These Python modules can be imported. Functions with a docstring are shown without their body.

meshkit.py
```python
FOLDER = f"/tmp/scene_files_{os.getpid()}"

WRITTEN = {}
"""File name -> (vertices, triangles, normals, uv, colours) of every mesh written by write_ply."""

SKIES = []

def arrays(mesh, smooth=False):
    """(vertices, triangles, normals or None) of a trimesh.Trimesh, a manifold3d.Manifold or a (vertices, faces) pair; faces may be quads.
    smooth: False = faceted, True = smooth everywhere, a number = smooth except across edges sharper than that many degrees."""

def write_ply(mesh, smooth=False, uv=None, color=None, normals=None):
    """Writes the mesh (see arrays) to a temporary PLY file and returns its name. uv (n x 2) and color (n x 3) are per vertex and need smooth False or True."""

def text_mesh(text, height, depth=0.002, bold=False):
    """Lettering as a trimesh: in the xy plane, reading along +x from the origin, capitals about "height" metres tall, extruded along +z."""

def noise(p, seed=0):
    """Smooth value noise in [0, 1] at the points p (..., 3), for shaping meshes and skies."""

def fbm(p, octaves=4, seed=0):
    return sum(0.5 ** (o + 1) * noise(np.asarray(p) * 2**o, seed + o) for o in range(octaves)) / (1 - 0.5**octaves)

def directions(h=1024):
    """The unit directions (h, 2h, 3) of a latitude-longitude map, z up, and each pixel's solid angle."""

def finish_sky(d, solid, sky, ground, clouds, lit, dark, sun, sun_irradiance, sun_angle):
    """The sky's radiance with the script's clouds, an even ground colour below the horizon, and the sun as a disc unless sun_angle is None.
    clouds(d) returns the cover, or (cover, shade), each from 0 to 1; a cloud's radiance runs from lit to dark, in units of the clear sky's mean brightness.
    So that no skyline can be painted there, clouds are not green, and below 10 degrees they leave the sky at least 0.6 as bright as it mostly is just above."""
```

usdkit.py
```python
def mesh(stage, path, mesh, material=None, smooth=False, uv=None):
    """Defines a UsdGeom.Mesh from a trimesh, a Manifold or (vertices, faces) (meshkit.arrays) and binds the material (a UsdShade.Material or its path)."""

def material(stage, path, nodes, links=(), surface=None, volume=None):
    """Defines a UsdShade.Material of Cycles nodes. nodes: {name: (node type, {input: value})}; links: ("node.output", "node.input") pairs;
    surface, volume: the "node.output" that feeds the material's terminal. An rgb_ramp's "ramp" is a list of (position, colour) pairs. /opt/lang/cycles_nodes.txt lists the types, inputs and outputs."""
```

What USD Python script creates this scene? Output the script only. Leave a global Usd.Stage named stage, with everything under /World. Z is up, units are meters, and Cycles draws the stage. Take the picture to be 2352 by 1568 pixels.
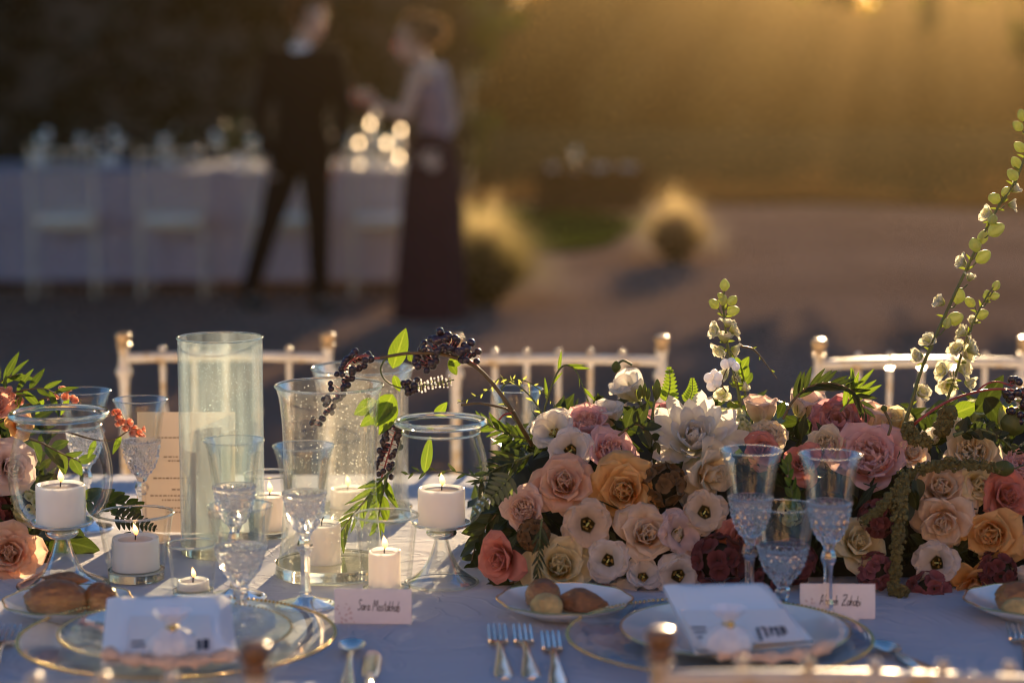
import math, random
import numpy as np, trimesh, usdkit, meshkit, manifold3d
from pxr import Usd, UsdGeom, UsdLux, UsdShade, Sdf, Gf, Vt

stage = Usd.Stage.CreateInMemory()
UsdGeom.SetStageUpAxis(stage, UsdGeom.Tokens.z)
UsdGeom.SetStageMetersPerUnit(stage, 1.0)
UsdGeom.Xform.Define(stage, '/World')
UsdGeom.Scope.Define(stage, '/World/Looks')
PI = math.pi

# ------------------------------------------------------------------ camera
EYE = np.array([0.0, 0.0, 1.43])
PITCH = math.atan(644 / 5100)            # looking slightly down on the table
FPX = 5100.0                             # focal length in units of the photograph's 2352 wide grid
FOCUS = 2.92
cam = UsdGeom.Camera.Define(stage, '/World/camera')
cam.AddTranslateOp().Set(Gf.Vec3d(*EYE))
cam.AddRotateXOp().Set(90 - math.degrees(PITCH))
cam.CreateHorizontalApertureAttr(36.0)
cam.CreateFocalLengthAttr(36.0 * FPX / 2352)
cam.CreateFStopAttr(2.5)
cam.CreateFocusDistanceAttr(FOCUS)
cam.CreateClippingRangeAttr(Gf.Vec2f(0.05, 1000))
EXPOSURE = 1.62
cam.CreateExposureAttr(EXPOSURE)

# ------------------------------------------------------------------ sun and sky
SUN_AZ, SUN_EL = math.radians(10.5), math.radians(9.2)
SUN = np.array([math.sin(SUN_AZ) * math.cos(SUN_EL), math.cos(SUN_AZ) * math.cos(SUN_EL), math.sin(SUN_EL)])
SKY_STRENGTH, SUN_INTENSITY, SUN_COLOR = 0.06, 1.25, (1.0, 0.70, 0.39)
usdkit.material(stage, '/World/Looks/sky', {
    'sky': ('sky_texture', {'sky_type': 'single_scattering', 'sun_disc': False, 'sun_elevation': SUN_EL, 'sun_rotation': SUN_AZ, 'altitude': 100.0, 'air_density': 1.0, 'aerosol_density': 0.12, 'ozone_density': 4.0}),
    'bg': ('background_shader', {'strength': SKY_STRENGTH})}, [('sky.color', 'bg.color')], surface='bg.background')
dome = UsdLux.DomeLight.Define(stage, '/World/sky')
UsdShade.MaterialBindingAPI.Apply(dome.GetPrim()).Bind(UsdShade.Material.Get(stage, '/World/Looks/sky'))
dome.GetPrim().SetCustomDataByKey('kind', 'structure')
sun = UsdLux.DistantLight.Define(stage, '/World/sun')
sun.CreateIntensityAttr(SUN_INTENSITY)
sun.CreateNormalizeAttr(True)
sun.CreateAngleAttr(0.5)
sun.CreateColorAttr(Gf.Vec3f(*SUN_COLOR))


def frame(pos, z, roll=0.0, up=(0, 0, 1)):
    """4x4 (columns) whose z axis is z."""
    z = np.asarray(z, float); z = z / np.linalg.norm(z)
    u = np.asarray(up, float)
    if abs(z @ u) > 0.98: u = np.array([0, 1.0, 0])
    x = np.cross(u, z); x /= np.linalg.norm(x); y = np.cross(z, x)
    c, s = math.cos(roll), math.sin(roll)
    m = np.eye(4); m[:3, 0], m[:3, 1], m[:3, 2], m[:3, 3] = c * x + s * y, -s * x + c * y, z, pos
    return m


def gf(m):
    return Gf.Matrix4d(*[float(v) for v in np.asarray(m).T.ravel()])


sun.AddTransformOp().Set(gf(frame((0, 0, 30), SUN)))

# ------------------------------------------------------------------ where a point of the photograph lies in the place
FWD = np.array([0, math.cos(PITCH), -math.sin(PITCH)]); UPV = np.array([0, math.sin(PITCH), math.cos(PITCH)])


def ray(px, py):
    return np.array([1.0, 0, 0]) * (px - 1176) / FPX + FWD - UPV * (py - 784) / FPX


def at(px, py, Y):
    r = ray(px, py); return EYE + r * (Y / r[1])


def on(px, py, z):
    r = ray(px, py); return EYE + r * ((z - EYE[2]) / r[2])


ZT = 0.77                                # table top

# ------------------------------------------------------------------ scene building helpers
used = {}


def numbered(parent, name):
    k = used.get((parent, name), 0); used[(parent, name)] = k + 1
    return f'{parent}/{name}' if k == 0 else f'{parent}/{name}_{k:03d}'


def tag(p, label=None, cat=None, group=None, kind=None):
    for k, v in (('label', label), ('category', cat), ('group', group), ('kind', kind)):
        if v: p.SetCustomDataByKey(k, v)
    return p


def thing(name, label, cat, pos=(0, 0, 0), rz=0.0, group=None, m=None):
    x = UsdGeom.Xform.Define(stage, numbered('/World', name))
    if m is not None: x.AddTransformOp().Set(gf(m))
    else:
        x.AddTranslateOp().Set(Gf.Vec3d(*map(float, pos)))
        if rz: x.AddRotateZOp().Set(float(rz))
    return tag(x.GetPrim(), label, cat, group)


def part(parent, name, mesh, mat, smooth=True, uv=None, label=None, kind=None):
    path = '/World' if parent is None else str(parent.GetPath())
    g = usdkit.mesh(stage, numbered(path, name), mesh, mat, smooth=smooth, uv=uv)
    g.CreateDoubleSidedAttr(True)
    return tag(g.GetPrim(), label, kind=kind)


def solo(name, mesh, mat, label=None, cat=None, group=None, kind=None, smooth=True, uv=None):
    return tag(part(None, name, mesh, mat, smooth, uv), label, cat, group, kind)


def dup(root, pos=None, rz=0.0, label=None, m=None, name=None, group=None):
    was = root.GetCustomData()
    r = thing(name or root.GetName().rstrip('0123456789').rstrip('_'), label or was['label'], was['category'], pos if pos is not None else (0, 0, 0), rz, group or was.get('group'), m)
    r.GetReferences().AddInternalReference(root.GetPath()); r.SetInstanceable(True)
    return r


def T(v, m):
    v = np.asarray(v, float); return v @ np.asarray(m)[:3, :3].T + np.asarray(m)[:3, 3]


def join(items):
    vs, fs, n = [], [], 0
    for it in items:
        if hasattr(it, 'vertices'): v, f = np.asarray(it.vertices), np.asarray(it.faces)
        else: v, f = np.asarray(it[0], float), np.asarray(it[1], int)
        if f.shape[1] == 4: f = np.vstack([f[:, [0, 1, 2]], f[:, [0, 2, 3]]])
        vs.append(v); fs.append(f + n); n += len(v)
    return np.vstack(vs), np.vstack(fs)


def box(x0, y0, z0, x1, y1, z1):
    b = trimesh.creation.box([x1 - x0, y1 - y0, z1 - z0]); b.apply_translation([(x0 + x1) / 2, (y0 + y1) / 2, (z0 + z1) / 2])
    return np.array(b.vertices), np.array(b.faces)


def grid_faces(nu, nv, wrap=False):
    a = np.arange(nu if wrap else nu - 1)[:, None]; b = np.arange(nv - 1)[None]
    a2 = (a + 1) % nu
    return np.stack([a * nv + b, a2 * nv + b, a2 * nv + b + 1, a * nv + b + 1], -1).reshape(-1, 4)


def lathe(prof, n=40, mod=None):
    """Surface of revolution of [(r, z), ...]; mod(theta, r, z) -> r."""
    p = np.asarray(prof, float); th = np.arange(n) * 2 * PI / n
    r = np.broadcast_to(p[:, 0], (n, len(p))).copy(); z = np.broadcast_to(p[:, 1], (n, len(p)))
    if mod is not None: r = mod(np.broadcast_to(th[:, None], r.shape), r, z)
    v = np.stack([r * np.cos(th)[:, None], r * np.sin(th)[:, None], z], -1).reshape(-1, 3)
    return v, grid_faces(n, len(p), True)


def dense(prof, k=4):
    """Catmull-Rom through the profile's points."""
    p = np.asarray(prof, float); q = np.vstack([2 * p[0] - p[1], p, 2 * p[-1] - p[-2]]); out = []
    for i in range(1, len(q) - 2):
        for t in np.arange(k) / k:
            a, b, c, d = q[i - 1:i + 3]
            out.append(0.5 * (2 * b + (c - a) * t + (2 * a - 5 * b + 4 * c - d) * t * t + (3 * b - a - 3 * c + d) * t ** 3))
    return np.vstack(out + [p[-1]])


def tube(pts, rad, sides=8, caps=True):
    p = np.asarray(pts, float); t = np.gradient(p, axis=0); t /= np.linalg.norm(t, axis=1, keepdims=True) + 1e-12
    a = np.cross(t[0], [0, 0, 1.0] if abs(t[0][2]) < 0.9 else [1.0, 0, 0]); A = []
    for k in t:
        a = a - k * (a @ k); a /= np.linalg.norm(a) + 1e-12; A.append(a)
    A = np.array(A); B = np.cross(t, A); r = np.broadcast_to(rad, (len(p),))[:, None]
    vs = [p + r * (math.cos(w) * A + math.sin(w) * B) for w in np.arange(sides) * 2 * PI / sides]
    v = np.stack(vs).reshape(-1, 3); f = grid_faces(sides, len(p), True)
    f = np.vstack([f[:, [0, 1, 2]], f[:, [0, 2, 3]]])
    if caps:
        n = len(p); i0, i1 = len(v), len(v) + 1; v = np.vstack([v, p[0], p[-1]]); k = np.arange(sides); k2 = (k + 1) % sides
        f = np.vstack([f, np.stack([np.full(sides, i0), k2 * n, k * n], 1), np.stack([np.full(sides, i1), k * n + n - 1, k2 * n + n - 1], 1)])
    return v, f


def ball(c, r, sub=1, s=(1, 1, 1)):
    m = trimesh.creation.icosphere(subdivisions=sub, radius=1.0)
    return np.asarray(m.vertices) * np.asarray(s) * r + np.asarray(c), np.asarray(m.faces)


# ------------------------------------------------------------------ materials
LOOK = {}


def mat(name, nodes, links=(), surface='p.BSDF', volume=None):
    LOOK[name] = usdkit.material(stage, '/World/Looks/' + name, nodes, links, surface, volume)
    return LOOK[name]


def plain(name, col, rough=0.5, metal=0.0, var=0.12, scale=8.0, bump=0.0, bscale=60.0, matte=False, **kw):
    """Principled with a slight mottling, in the object's own space."""
    c = np.array(col, float)
    n = {'tc': ('texture_coordinate', {}), 'n': ('noise_texture', {'scale': scale, 'detail': 4.0}),
         'r': ('rgb_ramp', {'ramp': [(0.25, tuple(c * (1 - var))), (0.75, tuple(np.minimum(c * (1 + var), 1)))]}),
         'p': ('principled_bsdf', {'roughness': rough, 'metallic': metal, **kw})}
    l = [('tc.object', 'n.vector'), ('n.fac', 'r.fac'), ('r.color', 'p.base_color')]
    if bump:
        n['nb'] = ('noise_texture', {'scale': bscale, 'detail': 3.0}); n['b'] = ('bump', {'strength': bump, 'distance': 0.004})
        l += [('tc.object', 'nb.vector'), ('nb.fac', 'b.height'), ('b.normal', 'p.normal')]
    if matte:
        n['p'] = ('diffuse_bsdf', {'roughness': 0.6}); l = [(a, b.replace('base_color', 'color')) for a, b in l]
    return mat(name, n, l)


def petal_mat(name, base, mid, tip, trans=0.42, vein=0.25, eye=False):
    n = {'tc': ('texture_coordinate', {}), 'sx': ('separate_xyz', {}), 'r': ('rgb_ramp', {'ramp': [(0.0, base), (0.27 if eye else 0.02, base), (0.36 if eye else 0.4, mid), (0.82, tip), (1.0, tip)]}),
         'mp': ('mapping', {'scale': (9.0, 1.2, 1.0)}), 'vn': ('noise_texture', {'scale': 3.0, 'detail': 3.0}),
         'nn': ('noise_texture', {'scale': 70.0, 'detail': 3.0}), 'nr': ('rgb_ramp', {'ramp': [(0.3, (0.86, 0.84, 0.82)), (0.7, (1, 1, 1))]}),
         'mx': ('mix_color', {'blend_type': 'multiply', 'fac': 1.0}), 'b': ('bump', {'strength': vein, 'distance': 0.0012}),
         'p': ('principled_bsdf', {'roughness': 0.7, 'specular_ior_level': 0.12, 'sheen_weight': 0.12}), 't': ('translucent_bsdf', {}), 'm': ('mix_closure', {'fac': trans})}
    l = [('tc.UV', 'sx.vector'), ('sx.y', 'r.fac'), ('tc.UV', 'mp.vector'), ('mp.vector', 'vn.vector'), ('vn.fac', 'b.height'), ('tc.object', 'nn.vector'), ('nn.fac', 'nr.fac'),
         ('r.color', 'mx.a'), ('nr.color', 'mx.b'), ('mx.result', 'p.base_color'), ('mx.result', 't.color'), ('b.normal', 'p.normal'), ('p.BSDF', 'm.closure1'), ('t.BSDF', 'm.closure2')]
    return mat(name, n, l, 'm.closure')


def leaf_mat(name, col, vein_col, trans=0.45, rough=0.42):
    """uv.x runs across the blade (0.5 = midrib), uv.y along it."""
    n = {'tc': ('texture_coordinate', {}), 'sx': ('separate_xyz', {}), 'a': ('math', {'math_type': 'subtract', 'value2': 0.5}), 'ab': ('math', {'math_type': 'absolute'}),
         'v1': ('math', {'math_type': 'multiply', 'value2': -0.7}), 'v2': ('math', {'math_type': 'add'}), 'v3': ('math', {'math_type': 'multiply', 'value2': 46.0}), 'v4': ('math', {'math_type': 'sine'}),
         'vr': ('rgb_ramp', {'ramp': [(0.0, (0, 0, 0)), (0.86, (0, 0, 0)), (1.0, (0.5, 0.5, 0.5))]}), 'mr': ('rgb_ramp', {'ramp': [(0.0, (1, 1, 1)), (0.04, (0.8, 0.8, 0.8)), (0.07, (0, 0, 0))]}),
         'add': ('mix_color', {'blend_type': 'add', 'fac': 1.0}), 'n': ('noise_texture', {'scale': 40.0, 'detail': 3.0}),
         'c': ('rgb_ramp', {'ramp': [(0.25, tuple(0.75 * x for x in col)), (0.75, tuple(min(1, 1.25 * x) for x in col))]}),
         'mx': ('mix_color', {'b': vein_col}), 'p': ('principled_bsdf', {'roughness': rough, 'specular_ior_level': 0.4}), 't': ('translucent_bsdf', {}),
         'ts': ('mix_color', {'blend_type': 'multiply', 'fac': 1.0, 'b': (1.8, 1.9, 0.6)}), 'm': ('mix_closure', {'fac': trans}), 'b': ('bump', {'strength': 0.3, 'distance': 0.001, 'invert': True})}
    l = [('tc.UV', 'sx.vector'), ('sx.x', 'a.value1'), ('a.value', 'ab.value1'), ('ab.value', 'v1.value1'), ('v1.value', 'v2.value1'), ('sx.y', 'v2.value2'), ('v2.value', 'v3.value1'), ('v3.value', 'v4.value1'),
         ('v4.value', 'vr.fac'), ('ab.value', 'mr.fac'), ('vr.color', 'add.a'), ('mr.color', 'add.b'), ('tc.object', 'n.vector'), ('n.fac', 'c.fac'), ('c.color', 'mx.a'), ('add.result', 'mx.fac'), ('mx.result', 'p.base_color'),
         ('mx.result', 'ts.a'), ('ts.result', 't.color'), ('add.result', 'b.height'), ('b.normal', 'p.normal'), ('p.BSDF', 'm.closure1'), ('t.BSDF', 'm.closure2')]
    return mat(name, n, l, 'm.closure')


def pane(name, tint=(0.97, 0.98, 0.97), rough=0.02, specks=0.0, scale=420.0, film=0.0, film_col=(0.75, 0.8, 0.72), boost=1.0, ior=1.28, cap=0.45):
    """Clear thin glass: see-through with a fresnel reflection; specks of dried water and a faint film where the glass has them."""
    n = {'f': ('fresnel', {'IOR': ior}), 'fa': ('math', {'math_type': 'multiply', 'value2': boost}), 'fb': ('math', {'math_type': 'minimum', 'value2': cap}), 't': ('transparent_bsdf', {'color': tint}), 'g': ('glossy_bsdf', {'color': (1, 1, 1), 'roughness': rough}), 'm': ('mix_closure', {})}
    l = [('f.fac', 'fa.value1'), ('fa.value', 'fb.value1'), ('fb.value', 'm.fac'), ('t.BSDF', 'm.closure1'), ('g.BSDF', 'm.closure2')]
    out = 'm.closure'
    if specks or film:
        n |= {'tc': ('texture_coordinate', {}), 'v': ('voronoi_texture', {'scale': scale, 'feature': 'f1'}), 'lt': ('rgb_ramp', {'ramp': [(0.0, (1, 1, 1)), (0.13, (1, 1, 1)), (0.20, (0, 0, 0))]}),
              'ns': ('noise_texture', {'scale': 22.0, 'detail': 3.0}), 'nr': ('rgb_ramp', {'ramp': [(0.38, (0, 0, 0)), (0.66, (1, 1, 1))]}), 'ml': ('math', {'math_type': 'multiply'}), 'm2': ('math', {'math_type': 'multiply', 'value2': specks}),
              'st': ('mapping', {'scale': (60.0, 60.0, 5.0)}), 'sn': ('noise_texture', {'scale': 1.0, 'detail': 3.0}), 'sr': ('map_range', {'from_min': 0.3, 'from_max': 0.8, 'to_min': film * 0.4, 'to_max': film * 1.5}),
              'ad': ('math', {'math_type': 'add', 'use_clamp': True}), 'd': ('diffuse_bsdf', {'color': film_col}), 'tl': ('translucent_bsdf', {'color': film_col}), 'dt': ('mix_closure', {'fac': 0.6}), 'm3': ('mix_closure', {})}
        l += [('tc.object', 'v.vector'), ('v.distance', 'lt.fac'), ('tc.object', 'ns.vector'), ('ns.fac', 'nr.fac'), ('lt.color', 'ml.value1'), ('nr.color', 'ml.value2'), ('ml.value', 'm2.value1'),
              ('tc.object', 'st.vector'), ('st.vector', 'sn.vector'), ('sn.fac', 'sr.value'), ('m2.value', 'ad.value1'), ('sr.result', 'ad.value2'), ('d.BSDF', 'dt.closure1'), ('tl.BSDF', 'dt.closure2'),
              ('ad.value', 'm3.fac'), ('m.closure', 'm3.closure1'), ('dt.closure', 'm3.closure2')]
        out = 'm3.closure'
    return mat(name, n, l, out)


# ------------------------------------------------------------------ ground, wall, air
mat('gravel', {'tc': ('texture_coordinate', {}), 'n1': ('noise_texture', {'scale': 0.55, 'detail': 4.0}), 'n2': ('noise_texture', {'scale': 55.0, 'detail': 3.0}), 'v': ('voronoi_texture', {'scale': 38.0}),
    'r1': ('rgb_ramp', {'ramp': [(0.3, (0.26, 0.172, 0.132)), (0.7, (0.40, 0.28, 0.222))]}), 'r2': ('rgb_ramp', {'ramp': [(0.2, (0.6, 0.6, 0.6)), (0.8, (1, 1, 1))]}), 'mx': ('mix_color', {'blend_type': 'multiply', 'fac': 1.0}),
    'b': ('bump', {'strength': 0.9, 'distance': 0.02}), 'p': ('diffuse_bsdf', {'roughness': 0.5})},
    [('tc.object', 'n1.vector'), ('tc.object', 'n2.vector'), ('tc.object', 'v.vector'), ('n1.fac', 'r1.fac'), ('n2.fac', 'r2.fac'), ('r1.color', 'mx.a'), ('r2.color', 'mx.b'), ('mx.result', 'p.color'), ('v.distance', 'b.height'), ('b.normal', 'p.normal')])
plain('lawn', (0.07, 0.095, 0.012), matte=True, var=0.4, scale=3.0, bump=1.0, bscale=30.0)
plain('dry_field', (0.19, 0.092, 0.028), matte=True, var=0.35, scale=0.9, bump=1.0, bscale=9.0)  # brown lifted to put part of the golden glow into the colour
plain('render_wall', (0.46, 0.25, 0.09), 0.9, var=0.18, scale=1.3, bump=0.5, bscale=12.0)
plain('coping', (0.34, 0.25, 0.15), 0.85, var=0.2, scale=5.0)

g = 110.0
n = 61
xs = np.linspace(-g, g, n)
gx, gy = np.meshgrid(xs, xs + 65, indexing='ij')
gz = 0.02 * (meshkit.fbm(np.stack([gx * 0.2, gy * 0.2, gx * 0], -1), 3, 3) - 0.5)
solo('ground', (np.stack([gx, gy, gz], -1).reshape(-1, 3), grid_faces(n, n)), LOOK['gravel'], 'pale brown gravel ground of the courtyard', kind='structure')
# a strip of lawn behind the gravel
u = np.linspace(-1, 1, 25); lawn = []
th = np.linspace(0, 2 * PI, 48, endpoint=False)
rr = np.array([0.0, 0.5, 0.8, 1.0]); wob = 1 + 0.08 * np.sin(3 * th) + 0.05 * np.sin(7 * th)
lv = np.stack([-0.9 + rr[None] * (2.1 * wob * np.cos(th))[:, None], 18.8 + rr[None] * (2.9 * wob * np.sin(th))[:, None], np.broadcast_to(0.03 + 0.03 * (1 - rr), (48, 4))], -1).reshape(-1, 3)
solo('lawn', (lv, grid_faces(48, 4, True)), LOOK['lawn'], 'small strip of green lawn beside the gravel', kind='structure')

fx, fy = np.meshgrid(np.linspace(-1, 1, 40), np.linspace(0, 1, 30) ** 1.6, indexing='ij')
fx = 11 + fx * (13.5 + 30 * fy)
fy = (22.0 + 0.5 * np.sin(fx * 0.9) + 0.3 * np.sin(fx * 2.3)) * (1 - fy) + 120 * fy
fz = 0.03 + 0.06 * meshkit.fbm(np.stack([fx * 1.5, fy * 0.7, 0 * fx], -1), 3, 9) * np.clip((fy - 21.5) / 2, 0.1, 1)
solo('dry_field', (np.stack([fx, fy, fz], -1).reshape(-1, 3), grid_faces(40, 30)), LOOK['dry_field'], 'dry brown grass field beyond the gravel, golden glow put into its colour', kind='structure')

# house added behind the camera, unseen, to reflect warm sunlight onto the flowers
plain('plaster', (0.78, 0.52, 0.32), 0.9, var=0.12, scale=1.2, bump=0.4, bscale=20.0); plain('shutter', (0.10, 0.14, 0.10), 0.6); plain('roof_tile', (0.36, 0.15, 0.08), 0.85, var=0.3, scale=4.0); plain('window_pane', (0.03, 0.035, 0.04), 0.08)
vil = thing('fill_villa', 'low plastered villa with green shutters added unseen behind the photographer to reflect warm light', 'house', (0.5, -5.6, 0))
part(vil, 'wall', box(-6.5, -0.5, -0.1, 6.5, 0, 4.1), LOOK['plaster'], False); part(vil, 'roof', box(-7, -1.2, 4.1, 7, 0.5, 4.32), LOOK['roof_tile'], False)
for k in range(5):
    x = -5 + 2.5 * k
    if k == 2: part(vil, 'door', box(x - 0.6, 0.002, 0, x + 0.6, 0.06, 2.5), LOOK['shutter'], False); continue
    part(vil, 'window', box(x - 0.4, 0.002, 1.0, x + 0.4, 0.02, 2.5), LOOK['window_pane'], False)
    for s_ in (-1, 1): part(vil, 'shutter', box(x + s_ * 0.64 - 0.21, 0.003, 0.98, x + s_ * 0.64 + 0.21, 0.06, 2.52), LOOK['shutter'], False)

mat('haze', {'v': ('principled_volume', {'color': (1.0, 0.74, 0.38), 'density': 0.00040, 'anisotropy': 0.94})}, [], surface=None, volume='v.volume')
b = trimesh.creation.box([2 * g + 2, 2 * g + 2, 15.0]); b.apply_translation([0, 65, 6.4])
solo('haze', (np.array(b.vertices), np.array(b.faces)), LOOK['haze'], 'thin golden evening haze filling the courtyard', 'haze', kind='stuff', smooth=False)
# ------------------------------------------------------------------ trees and planting behind
plain('bark', (0.06, 0.042, 0.028), 0.9, var=0.35, scale=14.0, bump=1.0, bscale=40.0)
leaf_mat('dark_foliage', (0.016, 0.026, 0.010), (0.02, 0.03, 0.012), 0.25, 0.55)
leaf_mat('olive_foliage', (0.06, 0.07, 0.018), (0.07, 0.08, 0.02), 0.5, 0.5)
leaf_mat('dry_grass', (0.40, 0.30, 0.14), (0.44, 0.34, 0.16), 0.6, 0.6)
petal_mat('straw', (0.30, 0.23, 0.10), (0.46, 0.36, 0.17), (0.58, 0.47, 0.26), 0.72); petal_mat('green_blade', (0.14, 0.14, 0.03), (0.24, 0.22, 0.06), (0.44, 0.37, 0.17), 0.68)
leaf_mat('glow_foliage', (0.36, 0.20, 0.060), (0.40, 0.23, 0.08), 0.6, 0.7)  # leaf colour lightened so it carries the golden haze glow
leaf_mat('green_grass', (0.13, 0.12, 0.035), (0.15, 0.14, 0.05), 0.5, 0.6)


def leaf_cloud(rng, centres, rad, per, size, flat=0.9):
    c = np.repeat(centres, per, 0); k = len(c)
    d = rng.normal(size=(k, 3)); d /= np.linalg.norm(d, axis=1, keepdims=True)
    p = c + d * (rng.random((k, 1)) ** 0.5) * rad
    a = rng.normal(size=(k, 3)); a /= np.linalg.norm(a, axis=1, keepdims=True)
    b = np.cross(a, rng.normal(size=(k, 3))); b /= np.linalg.norm(b, axis=1, keepdims=True)
    L = size * rng.uniform(0.6, 1.3, (k, 1)); W = L * 0.42
    v = np.stack([p - a * L, p + b * W, p + a * L, p - b * W], 1).reshape(-1, 3)
    f = np.arange(k)[:, None] * 4
    uv = np.tile([[0.5, 0], [0, 0.5], [0.5, 1], [1, 0.5]], (k, 1))
    return (v, np.hstack([f, f + 1, f + 2, f + 3])), uv


def tree(name, label, x, y, h, r, z0, m, seed, clumps=70, per=80, size=0.16, cat='tree', group=None, rad=0.42):
    """A trunk with limbs and a crown of leaf clumps from z0 up to h."""
    rng = np.random.default_rng(seed)
    t = thing(name, label, cat, (x, y, 0), group=group)
    zc, hz = (z0 + h) / 2, (h - z0) / 2
    d = rng.normal(size=(clumps, 3)); d /= np.linalg.norm(d, axis=1, keepdims=True)
    c = d * (rng.uniform(0.35, 1.0, (clumps, 1)) ** 0.6) * np.array([r, r, hz]) * rng.uniform(0.8, 1.05, (clumps, 1)) + [0, 0, zc]
    segs = [tube(np.array([[0, 0, -0.1], [0.04, 0.03, h * 0.25], [-0.03, 0.02, h * 0.5], [0.02, 0, h * 0.82]]), np.array([0.17, 0.13, 0.09, 0.02]) * (h / 7) ** 0.5, 9)]
    for k in range(9):
        q = c[rng.integers(clumps)]; z1 = max(z0 * 0.7 + 0.2, q[2] - abs(q[0]) * 0.7)
        segs.append(tube(np.array([[0, 0, z1], [q[0] * 0.45, q[1] * 0.45, z1 + (q[2] - z1) * 0.4], q]), [0.05, 0.035, 0.012], 6))
    part(t, 'trunk', join(segs), LOOK['bark'])
    (v, f), uv = leaf_cloud(rng, c, rad, per, size)
    part(t, 'crown', (v, f), LOOK[m], False, uv)
    return t


hd = thing('clipped_hedge', 'tall dark clipped hedge closing the left background behind the white table', 'hedge', (-4.6, 23.6, 0))
rng = np.random.default_rng(77)
(v, f), uv = leaf_cloud(rng, np.stack([rng.uniform(-5.4, 4.25, 900), rng.uniform(-0.3, 0.3, 900), rng.uniform(0.1, 4.6, 900)], 1), 0.32, 16, 0.13)
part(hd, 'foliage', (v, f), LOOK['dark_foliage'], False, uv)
part(hd, 'inner_branches', box(-5.4, -0.12, 0, 4.15, 0.12, 4.5), LOOK['bark'], False)

# dark evergreens, tall, in the left half
EV = [(-8.6, 25.6, 9.6, 'dense evergreen at the far left edge of the background'), (-6.6, 24.6, 10.4, 'dense evergreen second from the left in the dark background'),
      (-5.3, 25.4, 10.0, 'tall dense evergreen behind the left half of the far white table'), (-3.7, 24.8, 10.6, 'dense dark evergreen behind the man in the suit'),
      (-2.5, 25.3, 9.8, 'dense dark evergreen behind the gap between the couple'), (-1.55, 25.9, 8.2, 'rightmost of the dark evergreens, behind the woman')]
for i, (x, y, h, lb) in enumerate(EV):
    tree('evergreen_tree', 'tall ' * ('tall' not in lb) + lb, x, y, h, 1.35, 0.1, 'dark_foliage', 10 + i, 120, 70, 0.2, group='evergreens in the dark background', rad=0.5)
BT = [(7.4, 25.5, 8.5, 2.0, 'dark tree at the right edge of the background'), (10.8, 27.0, 9.0, 2.4, 'dark tree beyond the right edge of the background')]
for i, (x, y, h, r, lb) in enumerate(BT):
    tree('leafy_tree', lb, x, y, h, r, 0.4, 'dark_foliage', 30 + i, 130, 70, 0.2, rad=0.5)
HL = ['leftmost of its row', 'behind the man', 'behind the woman', 'right of the woman', 'above the far-off small table', 'fifth from its right end', 'left of the lone grass tuft', 'above the lone grass tuft', 'right of the lone grass tuft', 'near the tall delphinium', 'near the right edge', 'rightmost of its row']
for i in range(12):
    tree('hedge_tree', 'distant tree beyond the field, golden glow put into its leaf colour, ' + HL[i], -5.5 + 1.75 * i, 46 + 1.2 * (i % 2), 3.3 + 0.25 * (i * 7 % 3), 1.6, -0.9, 'glow_foliage', 60 + i, 90, 80, 0.24, group='distant trees beyond the field', rad=0.6)
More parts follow.
